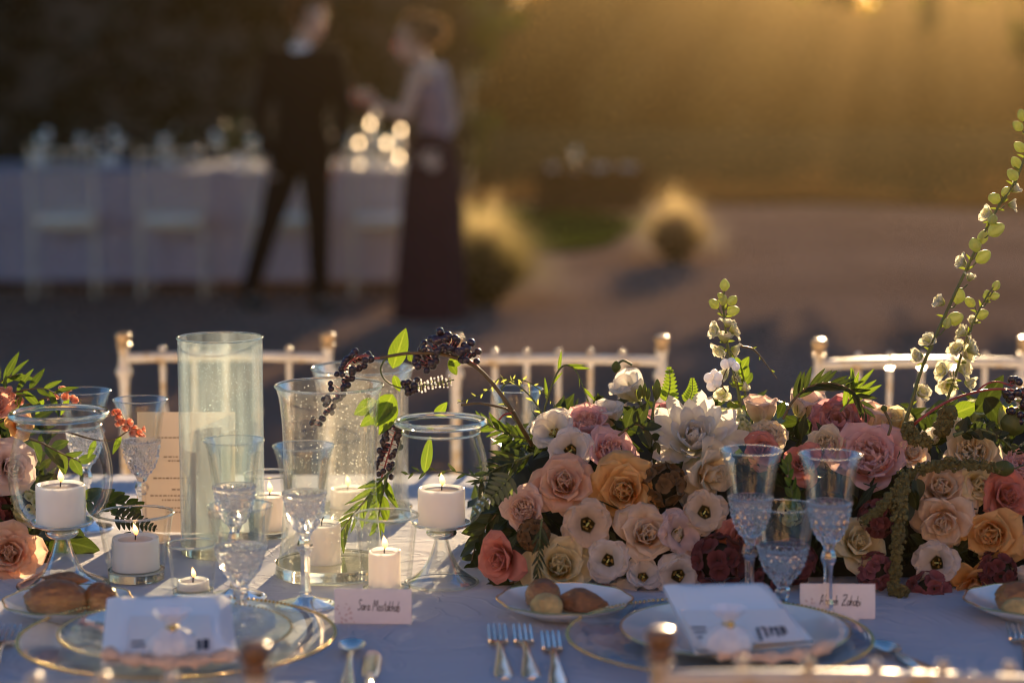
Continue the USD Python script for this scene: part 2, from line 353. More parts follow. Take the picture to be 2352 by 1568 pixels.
# unseen spreading trees added to shade the gravel and the background table
def spreading(label, base, c, rad, n, h, lm, seed, leaf, cr):
    rng = np.random.default_rng(seed); sp = thing('added_shade_tree', label, 'tree', (*base, 0)); o = np.array([*base, 0])
    cl = rng.uniform(-1, 1, (n, 3)); cl = cl[np.linalg.norm(cl, axis=1) < 1] * rad + c - o; top = np.array([0.1 * (c[0] - base[0]), 0.1 * (c[1] - base[1]), h])
    part(sp, 'trunk', join([tube(dense(np.array([[0, 0, -0.1], [0.02, 0, h * 0.4], top * [0.5, 0.5, 0.8], top]), 4), np.linspace(0.2, 0.11, 13), 10)] + [tube(dense(np.array([top * [0.7, 0.7, 0.9], (top + q) / 2 + [0, 0, -0.1], q]), 3), np.linspace(0.07, 0.012, 7), 6) for q in cl[::6]]), LOOK['bark'])
    lc, uv = leaf_cloud(rng, cl, cr, 55, leaf); part(sp, 'crown', lc, LOOK[lm], False, uv)


spreading('wide low-crowned tree added above the frame to shade the gravel, its trunk beyond the right picture edge', (7.9, 23.8), np.array([4.4, 24.1, 2.8]), [3.1, 1.3, 0.55], 230, 2.2, 'olive_foliage', 88, 0.11, 0.36)
spreading('big dark tree added above the frame to shade the background table, its trunk beyond the left picture edge', (-7.5, 12.2), np.array([-3.9, 12.6, 4.4]), [4.3, 3.8, 1.75], 380, 3.0, 'dark_foliage', 89, 0.2, 0.65)

# overhanging twig with a few sunlit leaves at the top right
rng = np.random.default_rng(5)
p0 = at(2135, 40, 19.0)
tw = thing('hanging_branch', 'sunlit leafy twig hanging in from above near the top right corner', 'branch', p0 + [0.25, 0.2, 1.3])
o = np.array([0.25, 0.2, 1.3])
line = np.array([[0.55, 0.25, 1.5], [0.22, 0.2, 0.7], [0.03, 0.08, 0.25], [-0.05, 0.0, -0.12]]) - o
part(tw, 'twig', tube(dense(line, 4), 0.008, 6), LOOK['bark'])
lcl, uv = leaf_cloud(rng, np.vstack([dense(line, 5)[4:], dense(line, 5)[8:] + [[0.06, 0.05, 0.05]]]), 0.13, 7, 0.05)
part(tw, 'leaves', lcl, LOOK['green_grass'], False, uv, kind='stuff')


def blades(rng, k, w, h, spread, width):
    """A tuft of arching grass blades fanning out of one crown."""
    vs, fs, uv, n = [], [], [], 0
    for _ in range(k):
        a, r0 = rng.uniform(0, 2 * PI), rng.random() ** 0.7
        psi, L, t = r0 * 1.0 * rng.uniform(0.8, 1.1), h * rng.uniform(0.65, 1.05), np.linspace(0, 1, 5)
        an = psi + 0.55 * t ** 2 * rng.uniform(0.2, 1.2); rad = 0.35 * r0 * spread + L * (w / h) ** 0.5 * t * np.sin(an); z = L * t * np.maximum(np.cos(an), 0.03)
        c = np.stack([rad * math.cos(a), rad * math.sin(a), z], 1); s = np.array([-math.sin(a), math.cos(a), 0]) * width * rng.uniform(0.6, 1.2)
        wd = (1 - t ** 2)[:, None] + 0.05
        vs += [c - s * wd, c + s * wd]; i = n + np.arange(4)
        fs.append(np.stack([i, i + 5, i + 6, i + 1], 1)); n += 10
        uv += [np.stack([np.zeros(5), t], 1), np.stack([np.ones(5), t], 1)]
    return (np.vstack(vs), np.vstack(fs)), np.vstack(uv)


def tuft(label, px, py, w, h, m1, seed, k=900):
    rng = np.random.default_rng(seed); p = on(px, py, 0.0)
    t = thing('grass_tuft', label, 'grass tuft', p)
    (v, f), uv = blades(rng, k, w, h, w * 0.45, 0.0042); part(t, 'blades', (v, f), LOOK[m1], False, uv, kind='stuff')
    (v, f), uv = blades(rng, k // 3, w * 0.7, h * 1.2, w * 0.3, 0.003); part(t, 'seed_heads', (v, f), LOOK['straw'], False, uv, kind='stuff')


tuft('round tuft of dry ornamental grass alone on the gravel', 1552, 598, 0.38, 0.54, 'straw', 3, 1500)
tuft('green and straw grass clump right behind the woman in the long skirt', 1112, 695, 0.50, 0.66, 'green_blade', 4, 1800)

# ------------------------------------------------------------------ chiavari chairs
mat('chair_paint', {'tc': ('texture_coordinate', {}), 'n': ('noise_texture', {'scale': 30.0, 'detail': 5.0}), 'r': ('rgb_ramp', {'ramp': [(0.0, (0.45, 0.27, 0.11)), (0.38, (0.52, 0.35, 0.17)), (0.48, (0.62, 0.52, 0.39)), (1.0, (0.70, 0.61, 0.49))]}),
    'p': ('principled_bsdf', {'roughness': 0.3, 'coat_weight': 0.6, 'coat_roughness': 0.2})}, [('tc.object', 'n.vector'), ('n.fac', 'r.fac'), ('r.color', 'p.base_color')])
plain('chair_worn', (0.50, 0.30, 0.12), 0.28, var=0.4, scale=60.0, coat_weight=0.5)
plain('near_chair_wood', (0.20, 0.09, 0.035), 0.3, var=0.3, scale=30.0, coat_weight=0.5)
plain('cushion', (0.75, 0.73, 0.70), 0.9, var=0.05, scale=20.0, bump=0.2, bscale=300.0)


def ringed(h, r, rings=(0.25, 0.6)):
    """A bamboo-like turned rod of height h."""
    p = [(0, 0), (r, 0.0)]
    for k in rings:
        z = k * h; p += [(r * 0.82, z - 0.03), (r * 0.95, z - 0.01), (r * 1.35, z - 0.004), (r * 1.35, z + 0.004), (r * 0.95, z + 0.01), (r * 0.82, z + 0.03)]
    return lathe(p + [(r, h), (0, h)], 12)


def up(m, x, y, z):
    return m[0] + np.array([x, y, z]), m[1]


def chair(label, m, group, paint='chair_paint', worn='chair_worn'):
    """A chiavari chair facing its own +y; the back stands at y = 0."""
    t = thing('chiavari_chair', label, 'chair', group=group, m=m)
    P, W = LOOK[paint], LOOK[worn]
    for s in (-1, 1):
        part(t, 'back_post', up(ringed(0.90, 0.0115, (0.12, 0.35, 0.62, 0.95)), s * 0.19, 0, 0), P, 50)
        part(t, 'finial', up(lathe(dense([(0, 0), (0.0125, 0.001), (0.0135, 0.006), (0.0105, 0.010), (0.0135, 0.016), (0.0145, 0.022), (0.011, 0.028), (0.0, 0.0295)], 3), 20), s * 0.19, 0, 0.9005), W, 60)
        part(t, 'front_leg', up(ringed(0.44, 0.0115, (0.2, 0.75)), s * 0.185, 0.37, 0), P, 50)
        v, f = tube([[s * 0.19, 0.011, 0.22], [s * 0.185, 0.36, 0.22]], 0.007, 8); part(t, 'side_stretcher', (v, f), P)
    part(t, 'top_rail', tube(np.stack([np.linspace(-0.19, 0.19, 15), 0 * np.linspace(0, 1, 15), 0.881 + 0.004 * np.cos(np.linspace(-PI / 2, PI / 2, 15))], 1), 0.0095, 12), P)
    part(t, 'lower_rail', tube([[-0.178, 0, 0.53], [0, 0, 0.53], [0.178, 0, 0.53]], 0.0085, 10), P)
    part(t, 'front_stretcher', tube([[-0.174, 0.37, 0.24], [0, 0.37, 0.24], [0.174, 0.37, 0.24]], 0.007, 8), P)
    for k in range(-2, 3):
        sp = join([up(ringed(0.335, 0.006, (0.3, 0.72)), 0, 0, 0.539), lathe([(0, 0.8945), (0.0062, 0.895), (0.0075, 0.899), (0.005, 0.9035), (0, 0.905)], 12)])
        part(t, 'spindle', up(sp, k * 0.0588, 0, 0), P, 50)
    part(t, 'seat_frame', box(-0.175, 0.012, 0.425, 0.175, 0.358, 0.452), P, False)
    c = trimesh.creation.box([0.36, 0.36, 0.045]); c = c.subdivide().subdivide().subdivide(); v = np.array(c.vertices)
    q = v / np.array([0.18, 0.18, 0.0225]); v[:, 2] *= 1 - 0.5 * np.max(np.abs(q[:, :2]), axis=1) ** 6; v[:, :2] *= (1 - 0.05 * np.abs(q[:, 2:3]) ** 2)
    part(t, 'seat_cushion', up((v, np.array(c.faces)), 0, 0.20, 0.475), LOOK['cushion'], 60)
    return t


def place(x, y, deg):
    a = math.radians(deg); m = np.eye(4); m[:2, :2] = [[math.cos(a), -math.sin(a)], [math.sin(a), math.cos(a)]]; m[:3, 3] = x, y, 0; return m


c0 = chair('far side chair whose back shows behind the tall frosted cylinder vase', place(*at(518, 790, 4.10)[:2], 180), 'ivory chairs on the far side of the table')
dup(c0, m=place(*at(1283, 790, 4.06)[:2], 178), label='middle far side chair, back behind the berry branch and white roses')
dup(c0, m=place(*at(2118, 790, 4.02)[:2], 184), label='far side chair on the right, back behind the tall delphinium stems')
n0 = chair('blurred near chair at the bottom right, its top rail blazing in the sun', place(*at(2010, 1552, 1.917)[:2], -4), 'chairs on the near side of the table', 'chair_paint', 'near_chair_wood')
dup(n0, m=place(*at(80, 1552, 1.872)[:2], 3), label='blurred near chair at the bottom left corner, only finial and rail beads showing')

# ------------------------------------------------------------------ second table with its chairs in the dark left background
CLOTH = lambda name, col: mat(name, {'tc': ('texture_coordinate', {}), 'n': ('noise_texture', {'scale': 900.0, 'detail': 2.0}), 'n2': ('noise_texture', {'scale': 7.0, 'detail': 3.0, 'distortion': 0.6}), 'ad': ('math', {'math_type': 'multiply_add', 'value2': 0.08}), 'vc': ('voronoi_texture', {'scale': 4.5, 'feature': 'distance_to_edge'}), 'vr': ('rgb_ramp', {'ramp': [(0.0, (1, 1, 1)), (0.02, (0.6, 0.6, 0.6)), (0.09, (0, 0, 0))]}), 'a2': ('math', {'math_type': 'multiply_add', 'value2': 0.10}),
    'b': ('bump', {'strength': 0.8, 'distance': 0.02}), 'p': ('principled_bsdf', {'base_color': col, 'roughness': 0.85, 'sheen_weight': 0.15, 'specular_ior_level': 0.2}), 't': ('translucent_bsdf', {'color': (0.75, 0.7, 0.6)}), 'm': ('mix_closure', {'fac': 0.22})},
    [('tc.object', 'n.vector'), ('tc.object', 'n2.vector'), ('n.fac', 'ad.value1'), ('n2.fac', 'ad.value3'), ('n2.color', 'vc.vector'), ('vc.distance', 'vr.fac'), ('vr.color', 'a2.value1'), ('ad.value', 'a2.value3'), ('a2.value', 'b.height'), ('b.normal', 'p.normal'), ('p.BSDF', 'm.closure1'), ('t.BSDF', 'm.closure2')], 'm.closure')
CLOTH('cloth', (0.72, 0.75, 0.85)); CLOTH('shade_tinted_cloth', (0.40, 0.42, 0.55))  # second copy darkened to put shade into the background cloth
plain('table_wood', (0.16, 0.10, 0.06), 0.6, var=0.3, scale=10.0)


def table(label, x0, x1, y0, y1, z):
    t = thing('banquet_table', label, 'table', ((x0 + x1) / 2, (y0 + y1) / 2, 0))
    hx, hy = (x1 - x0) / 2, (y1 - y0) / 2
    part(t, 'tabletop', box(-hx, -hy, z - 0.035, hx, hy, z - 0.004), LOOK['table_wood'], False)
    for sx in (-1, 1):
        for sy in (-1, 1):
            part(t, 'leg', tube([[sx * (hx - 0.12), sy * (hy - 0.12), 0], [sx * (hx - 0.12), sy * (hy - 0.12), z - 0.036]], 0.022, 10), LOOK['table_wood'])
    return t


def tablecloth(label, x0, x1, y0, y1, z, drop, seed, m='cloth'):
    """Flat over the top, falling in soft folds round the edge."""
    rng = np.random.default_rng(seed); n = 240
    per = np.linspace(0, 2 * (x1 - x0 + y1 - y0), n, endpoint=False); L, W = x1 - x0, y1 - y0
    pts, nrm = [], []
    for s in per:
        if s < L: pts.append((x0 + s, y0)); nrm.append((0, -1))
        elif s < L + W: pts.append((x1, y0 + s - L)); nrm.append((1, 0))
        elif s < 2 * L + W: pts.append((x1 - (s - L - W), y1)); nrm.append((0, 1))
        else: pts.append((x0, y1 - (s - 2 * L - W))); nrm.append((-1, 0))
    pts, nrm = np.array(pts), np.array(nrm, float)
    for _ in range(3): nrm = (nrm + np.roll(nrm, 1, 0) + np.roll(nrm, -1, 0)) / 3
    fold = meshkit.fbm(np.stack([np.cos(per / per[-1] * 2 * PI) * L * 2.2, np.sin(per / per[-1] * 2 * PI) * L * 2.2, 0 * per], 1), 3, seed) - 0.3
    rings, c = [], np.array([(x0 + x1) / 2, (y0 + y1) / 2])
    rings.append((c + (pts - c) * 0.0, z)); rings.append((c + (pts - c) * 0.6, z)); rings.append((pts - nrm * 0.01, z)); rings.append((pts + nrm * 0.001, z - 0.002)); rings.append((pts + nrm * 0.006, z - 0.012))
    for k in np.linspace(0.06, 1, 9):
        rings.append((pts + nrm * (0.008 + k * 0.16 * np.clip(fold, 0, 1)[:, None]), z - 0.012 - k * (drop - 0.012)))
    v = np.stack([np.hstack([r, np.full((n, 1), zz) if np.ndim(zz) == 0 else zz]) for r, zz in rings], 1).reshape(-1, 3)
    return solo('tablecloth', (v, grid_faces(n, len(rings), True)), LOOK[m], label, 'tablecloth')


table('banquet table under the white cloth in the foreground', -2.4, 2.4, 2.14, 3.52, ZT - 0.002)
tablecloth('white linen cloth over the foreground banquet table', -2.405, 2.405, 2.135, 3.525, ZT, 0.55, 4)
Z2 = 0.76
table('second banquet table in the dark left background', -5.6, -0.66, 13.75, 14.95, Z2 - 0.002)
tablecloth('white cloth with blue shade put into its colour falling almost to the ground on the background table', -5.605, -0.655, 13.745, 14.955, Z2, 0.68, 8, 'shade_tinted_cloth')
B2 = ['chair at the background table nearest the left edge', 'second chair from the left at the background table', 'chair at the background table hidden partly by the man', 'chair at the background table between the man and the woman']
for lb, px in zip(B2, (143, 392, 645, 880)):
    dup(c0, m=place(*at(px, 500, 13.45)[:2], 0), label='white ' + lb, group='white chairs at the background table')
dup(c0, m=place(-3.55, 13.45, 0), label='white chair cut by the left picture edge at the background table', group='white chairs at the background table')

# ------------------------------------------------------------------ people
plain('suit', (0.008, 0.006, 0.007), 0.95, var=0.2, scale=60.0, specular_ior_level=0.05)
plain('shirt', (0.6, 0.6, 0.62), 0.8, var=0.03)
plain('shoe', (0.01, 0.008, 0.007), 0.25, var=0.1)
plain('skin', (0.42, 0.25, 0.17), 0.5, var=0.06, subsurface_weight=0.15, subsurface_scale=0.01)
plain('gown', (0.035, 0.012, 0.018), 0.9, var=0.15, scale=5.0, specular_ior_level=0.1)
plain('bodice', (0.20, 0.12, 0.13), 0.5, var=0.1, scale=20.0)
petal_mat('hair_brown', (0.10, 0.05, 0.02), (0.14, 0.075, 0.03), (0.2, 0.11, 0.05), 0.45)
petal_mat('hair_blonde', (0.26, 0.16, 0.07), (0.34, 0.21, 0.10), (0.40, 0.26, 0.13), 0.4)


def chain(bones, size=0.03, it=8):
    """bones: ((joint, radius), (joint, radius)) pairs -> one smooth continuous surface."""
    ms = []
    for (a, ra), (b, rb) in bones:
        s = [manifold3d.Manifold.sphere(r, 14).translate(tuple(map(float, p))) for p, r in ((a, ra), (b, rb))]
        ms.append(manifold3d.Manifold.batch_hull(s))
    m = manifold3d.Manifold.batch_boolean(ms, manifold3d.OpType.Add).refine_to_length(size).to_mesh()
    t = trimesh.Trimesh(m.vert_properties[:, :3], m.tri_verts, process=True)
    trimesh.smoothing.filter_taubin(t, 0.5, 0.53, it)
    return t


def limb(*j):
    return [(j[i], j[i + 1]) for i in range(len(j) - 1)]


def hand(w, f, n, size=1.0):
    """Bones of a hand: wrist w, finger direction f, palm normal n."""
    w, f, n = (np.asarray(k, float) for k in (w, f, n)); f = f / np.linalg.norm(f); s = np.cross(f, n); s /= np.linalg.norm(s); n = np.cross(s, f); out = []
    for k, (o, ln) in enumerate(((-0.03, 0.065), (-0.010, 0.078), (0.010, 0.073), (0.028, 0.055))):
        a, b = w + s * o * 0.5 + f * 0.015, w + s * o + f * 0.085
        c, d = b + (f * 0.85 - n * 0.5) * ln * 0.5, b + (f * 0.7 - n * 0.7) * ln
        out += limb((a, 0.017), (b, 0.011), (c, 0.0085), (d, 0.007))
    a = w - s * 0.018 + f * 0.02
    return out + limb((a, 0.016), (a - s * 0.035 + f * 0.03 - n * 0.01, 0.011), (a - s * 0.04 + f * 0.06 - n * 0.02, 0.008))


def head_bones(c, look, r=0.088):
    """Skull, jaw, nose and ears round the head's centre c, facing `look`."""
    c, l = np.asarray(c, float), np.asarray(look, float); l = l / np.linalg.norm(l); s = np.cross(l, [0, 0, 1.0]); s /= np.linalg.norm(s); z = np.array([0, 0, 1.0])
    b = [((c + z * 0.03 - l * 0.015, r), (c + z * 0.03 + l * 0.012, r * 0.95)), ((c + l * 0.02, r * 0.84), (c + l * 0.052 - z * 0.085, 0.032)), ((c - l * 0.02, r * 0.85), (c - z * 0.06, 0.055))]
    b += [((c + l * 0.088 + z * 0.015, 0.010), (c + l * 0.106 - z * 0.025, 0.013)), ((c + l * 0.088 - z * 0.055 + s * 0.016, 0.009), (c + l * 0.088 - z * 0.055 - s * 0.016, 0.009))]
    for k in (-1, 1): b += [((c + s * k * 0.082 + z * 0.015 - l * 0.01, 0.014), (c + s * k * 0.08 - z * 0.02, 0.010))]
    return b


def eyes(t, c, look):
    c, l = np.asarray(c, float), np.asarray(look, float); l = l / np.linalg.norm(l); s = np.cross(l, [0, 0, 1.0])
    for k in (-1, 1): part(t, 'eye', ball(c + l * 0.082 + s * k * 0.032 + [0, 0, 0.018], 0.012, 1), LOOK['shoe'])


def hair_strands(rng, c, r, n, length, out, down, look=None):
    """Locks of hair as narrow curved ribbons over a head."""
    vs, fs, uv, k = [], [], [], 0
    while k < n:
        d = rng.normal(size=3); d /= np.linalg.norm(d)
        if look is not None and (d @ look > 0.45 and d[2] < 0.55 or d[2] < -0.55): continue
        t = np.linspace(0, 1, 5)[:, None]; tang = np.cross(d, rng.normal(size=3)); tang /= np.linalg.norm(tang)
        p = c + d * r * (1 + 0.05 * rng.random()) + tang * t * length * rng.uniform(0.5, 1.2) + d * out * t * rng.uniform(0.2, 1) + np.array([0, 0, -1]) * down * t ** 2
        w = np.cross(tang, d) * 0.006 * (1 - 0.8 * t)
        vs += [p - w, p + w]; i = k * 10 + np.arange(4); fs.append(np.stack([i, i + 5, i + 6, i + 1], 1)); uv += [np.hstack([0 * t, t]), np.hstack([0 * t + 1, t])]; k += 1
    return (np.vstack(vs), np.vstack(fs)), np.vstack(uv)


rng = np.random.default_rng(7)
# --- the man: dark suit, one leg behind, turned towards the woman
mp = at(700, 715, 12.7); mp[2] = 0
man = thing('person', 'person in a dark suit standing with legs apart before the background table', 'person', mp)
J = {'hipL': (-0.075, 0.02, 0.92), 'hipR': (0.07, -0.02, 0.92), 'kneeL': (-0.20, 0.03, 0.50), 'kneeR': (0.085, -0.02, 0.49), 'ankL': (-0.335, 0.10, 0.09), 'ankR': (0.085, 0.0, 0.08),
     'shL': (-0.17, 0.06, 1.44), 'shR': (0.19, -0.04, 1.44), 'elL': (-0.245, 0.02, 1.15), 'elR': (0.24, -0.03, 1.15), 'wrL': (-0.20, -0.10, 0.90), 'wrR': (0.215, -0.12, 0.92), 'neck': (0.015, 0, 1.50), 'head': (0.04, -0.005, 1.665)}
look = np.array([0.75, -0.6, -0.15])
torso = [((0, 0, 0.95), 0.125), ((0, 0, 1.12), 0.125), ((0.01, 0, 1.34), 0.145)]
sh = lambda g: [((J['shL'], 0.062 * g), ((0.01, 0, 1.40), 0.10 * g)), ((J['shR'], 0.062 * g), ((0.01, 0, 1.40), 0.10 * g)), ((J['shL'], 0.06 * g), ((0, 0, 1.1), 0.11 * g)), ((J['shR'], 0.06 * g), ((0, 0, 1.1), 0.11 * g))]
arms = lambda g: limb((J['shL'], 0.055 * g), (J['elL'], 0.043 * g), (J['wrL'], 0.03 * g)) + limb((J['shR'], 0.055 * g), (J['elR'], 0.043 * g), (J['wrR'], 0.03 * g))
legs = lambda g: limb((J['hipL'], 0.088 * g), (J['kneeL'], 0.056 * g), (J['ankL'], 0.040 * g)) + limb((J['hipR'], 0.088 * g), (J['kneeR'], 0.056 * g), (J['ankR'], 0.040 * g))
body = limb(*torso) + sh(0.9) + arms(0.85) + legs(0.85) + limb(((0.01, 0, 1.40), 0.07), (J['neck'], 0.055), (J['head'], 0.055)) + head_bones(J['head'], look)
body += hand(J['wrL'], (0.1, -0.2, -1), (-1, 0, 0)) + hand(J['wrR'], (0.05, -0.2, -1), (1, 0, 0))
for a in ('ankL', 'ankR'): body += limb((np.array(J[a]), 0.035), (np.array(J[a]) + [0.06, -0.07, -0.045], 0.027))
part(man, 'body', chain(body, 0.025), LOOK['skin'])
jk = [((p, r * 1.12), (q, s * 1.12)) for (p, r), (q, s) in limb(*torso)] + sh(1.06) + [((J['hipL'], 0.11), ((0, 0, 1.05), 0.14)), ((J['hipR'], 0.11), ((0, 0, 1.05), 0.14))] + arms(1.12)
part(man, 'jacket', chain(jk, 0.03), LOOK['suit'])
part(man, 'trousers', chain([(((0, 0, 0.96), 0.125), (J['hipL'], 0.10)), (((0, 0, 0.96), 0.125), (J['hipR'], 0.10))] + limb((J['hipL'], 0.105), (J['kneeL'], 0.066), (J['ankL'], 0.054)) + limb((J['hipR'], 0.105), (J['kneeR'], 0.066), (J['ankR'], 0.054)), 0.03), LOOK['suit'])
part(man, 'shirt_collar', lathe([(0.062, 1.46), (0.068, 1.47), (0.066, 1.525), (0.061, 1.525)], 20), LOOK['shirt'])
for a in ('ankL', 'ankR'):
    q = np.array(J[a]); part(man, 'shoe', chain(limb((q + [-0.01, 0.02, -0.035], 0.044), (q + [0.05, -0.06, -0.045], 0.040), (q + [0.09, -0.11, -0.055], 0.028)), 0.02, 5), LOOK['shoe'])
eyes(man, J['head'], look)
hr, uv = hair_strands(rng, np.array(J['head']) + [-0.005, 0.012, 0.03], 0.094, 900, 0.05, 0.02, 0.0, look)
part(man, 'hair', hr, LOOK['hair_brown'], False, uv, kind='stuff')

# --- the woman: long dark skirt, pinned up blonde hair, a drink in her raised hand
wp = at(988, 728, 12.4); wp[2] = 0
wom = thing('person', 'person in a long dark skirt with pinned up hair holding a drink', 'person', wp)
K = {'hip': (0.02, 0, 0.90), 'waist': (0.03, 0, 1.04), 'chest': (0.0, 0, 1.25), 'shL': (-0.06, -0.12, 1.37), 'shR': (0.06, 0.12, 1.37), 'elL': (-0.13, -0.16, 1.13), 'wrL': (-0.28, -0.16, 1.19), 'elR': (0.13, 0.10, 1.10), 'wrR': (0.05, -0.06, 0.95), 'neck': (-0.04, 0, 1.42), 'head': (-0.085, -0.01, 1.555)}
look = np.array([-0.95, -0.2, -0.25])
body = limb((K['hip'], 0.12), (K['waist'], 0.085), (K['chest'], 0.10), ((-0.01, 0, 1.34), 0.075)) + [((K['shL'], 0.045), ((-0.01, 0, 1.34), 0.07)), ((K['shR'], 0.045), ((-0.01, 0, 1.34), 0.07)), (((-0.05, -0.055, 1.24), 0.055), ((-0.05, 0.055, 1.24), 0.055))]
body += limb((K['shL'], 0.042), (K['elL'], 0.034), (K['wrL'], 0.023)) + limb((K['shR'], 0.042), (K['elR'], 0.034), (K['wrR'], 0.023)) + limb(((-0.01, 0, 1.36), 0.05), (K['neck'], 0.043), (K['head'], 0.045)) + head_bones(K['head'], look, 0.08)
body += hand(K['wrL'], (-1, 0.1, 0.25), (0, 0.8, -0.3)) + hand(K['wrR'], (-0.7, -0.6, -0.2), (0, 0, 1))
for s in (-1, 1): body += limb(((0.02, s * 0.07, 0.86), 0.085), ((0.0, s * 0.08, 0.47), 0.052), ((0.02, s * 0.08, 0.08), 0.035), ((-0.07, s * 0.08, 0.03), 0.025))
part(wom, 'body', chain(body, 0.025), LOOK['skin'])
part(wom, 'bodice', chain(limb((K['hip'], 0.125), (K['waist'], 0.092), (K['chest'], 0.106)) + [(((-0.052, -0.056, 1.245), 0.060), ((-0.052, 0.056, 1.245), 0.060)), ((K['chest'], 0.10), ((0.04, 0, 1.32), 0.06))], 0.03), LOOK['bodice'])
pleat = lambda th, r, z: r * (1 + 0.07 * np.clip(1 - z / 0.9, 0, 1) * np.sin(11 * th + 1.5 * np.sin(3 * th)))
v, f = lathe(dense([(0.093, 1.04), (0.125, 0.95), (0.155, 0.82), (0.175, 0.55), (0.19, 0.25), (0.205, 0.015), (0.19, 0.012), (0.16, 0.5)], 3), 64, pleat); v = v + np.array([0.02, 0, 0]) * np.clip(v[:, 2:3], 0, 1.1)
part(wom, 'skirt', (v, f), LOOK['gown'])
eyes(wom, K['head'], look)
hc = np.array(K['head']) + [0.02, 0.01, 0.035]
h1, u1 = hair_strands(rng, hc, 0.092, 900, 0.05, 0.015, 0.0, look); h2, u2 = hair_strands(rng, hc + [0.085, 0.03, 0.0], 0.065, 900, 0.05, 0.02, 0.0)
part(wom, 'hair', join([h1, h2]), LOOK['hair_blonde'], False, np.vstack([u1, u2]), kind='stuff')
# ------------------------------------------------------------------ things on the table
pane('clear_glass', ior=1.2, cap=0.32)
pane('foot_glass', ior=1.4, cap=0.5)
pane('goblet_glass', ior=1.4, boost=1.0, cap=0.24, rough=0.05)
pane('far_crystal', ior=1.6, boost=2.0, cap=0.8, rough=0.1)
pane('dusty_glass', (0.97, 0.98, 0.96), specks=0.8, scale=190.0, film=0.06, film_col=(0.78, 0.80, 0.76), boost=1.4)
pane('frosted_glass', (0.93, 0.97, 0.93), specks=0.6, scale=230.0, film=0.17, film_col=(0.60, 0.76, 0.86), boost=1.3)
pane('satin_glass', (0.85, 0.9, 0.93), film=0.35, film_col=(0.72, 0.80, 0.86), boost=1.3)


def crystal(name, ior=1.54, through=0.55, col=(0.99, 0.99, 0.99), glint=0.035, rough=0.0):
    return mat(name, {'g': ('glass_bsdf', {'color': col, 'IOR': ior, 'roughness': rough}), 't': ('transparent_bsdf', {'color': (0.97, 0.97, 0.97)}), 'm': ('mix_closure', {'fac': through}),
               's': ('glossy_bsdf', {'color': (1, 1, 1), 'roughness': 0.07}), 'm2': ('mix_closure', {'fac': glint})},
               [('g.BSDF', 'm.closure1'), ('t.BSDF', 'm.closure2'), ('m.closure', 'm2.closure1'), ('s.BSDF', 'm2.closure2')], 'm2.closure')


crystal('crystal', 1.54, 0.14, (1, 1, 1), 0.05, 0.045); crystal('thick_glass', 1.5, 0.04, (0.97, 0.99, 0.95), 0.12)
plain('wax', (0.72, 0.65, 0.58), 0.45, var=0.04, scale=30.0, subsurface_weight=0.5, subsurface_scale=0.012, subsurface_radius=(1.0, 0.85, 0.7))
plain('melted_wax', (0.80, 0.72, 0.62), 0.06, var=0.03, specular_ior_level=0.6)
plain('wick', (0.015, 0.012, 0.010), 0.9)
mat('flame', {'g': ('geometry', {}), 'tc': ('texture_coordinate', {}), 's': ('separate_xyz', {}), 'r': ('rgb_ramp', {'ramp': [(0.0, (0.5, 0.10, 0.02)), (0.3, (1.0, 0.40, 0.10)), (0.7, (1.0, 0.62, 0.26)), (1.0, (1.0, 0.45, 0.12))]}), 'e': ('emission', {'strength': 1.8})},
    [('tc.UV', 's.vector'), ('s.y', 'r.fac'), ('r.color', 'e.color')], 'e.emission')
plain('gold', (0.83, 0.58, 0.22), 0.22, 1.0, var=0.15, scale=60.0)
plain('silver', (0.78, 0.77, 0.74), 0.16, 1.0, var=0.06, scale=40.0)
plain('paper', (0.78, 0.70, 0.66), 0.8, var=0.03, scale=200.0)
mat('menu_paper', {'p': ('principled_bsdf', {'base_color': (0.74, 0.66, 0.58), 'roughness': 0.85, 'specular_ior_level': 0.1}), 't': ('translucent_bsdf', {'color': (0.76, 0.68, 0.60)}), 'm': ('mix_closure', {'fac': 0.28})}, [('p.BSDF', 'm.closure1'), ('t.BSDF', 'm.closure2')], 'm.closure')
plain('ink', (0.02, 0.012, 0.02), 0.6, var=0.0)
plain('faint_ink', (0.36, 0.27, 0.20), 0.8, var=0.0)
plain('print_pink', (0.58, 0.42, 0.38), 0.8, var=0.25, scale=200.0)
plain('print_blue', (0.42, 0.42, 0.55), 0.8, var=0.3, scale=200.0)
plain('porcelain', (0.80, 0.80, 0.78), 0.12, var=0.02, coat_weight=0.3)
plain('napkin', (0.82, 0.82, 0.83), 0.9, var=0.03, bump=0.3, bscale=500.0)
plain('gauze', (0.66, 0.45, 0.32), 0.9, var=0.2, scale=80.0, bump=0.6, bscale=220.0)
mat('organza', {'t': ('transparent_bsdf', {}), 'p': ('principled_bsdf', {'base_color': (0.80, 0.76, 0.78), 'roughness': 0.6}), 'm': ('mix_closure', {'fac': 0.7})}, [('t.BSDF', 'm.closure1'), ('p.BSDF', 'm.closure2')], 'm.closure')
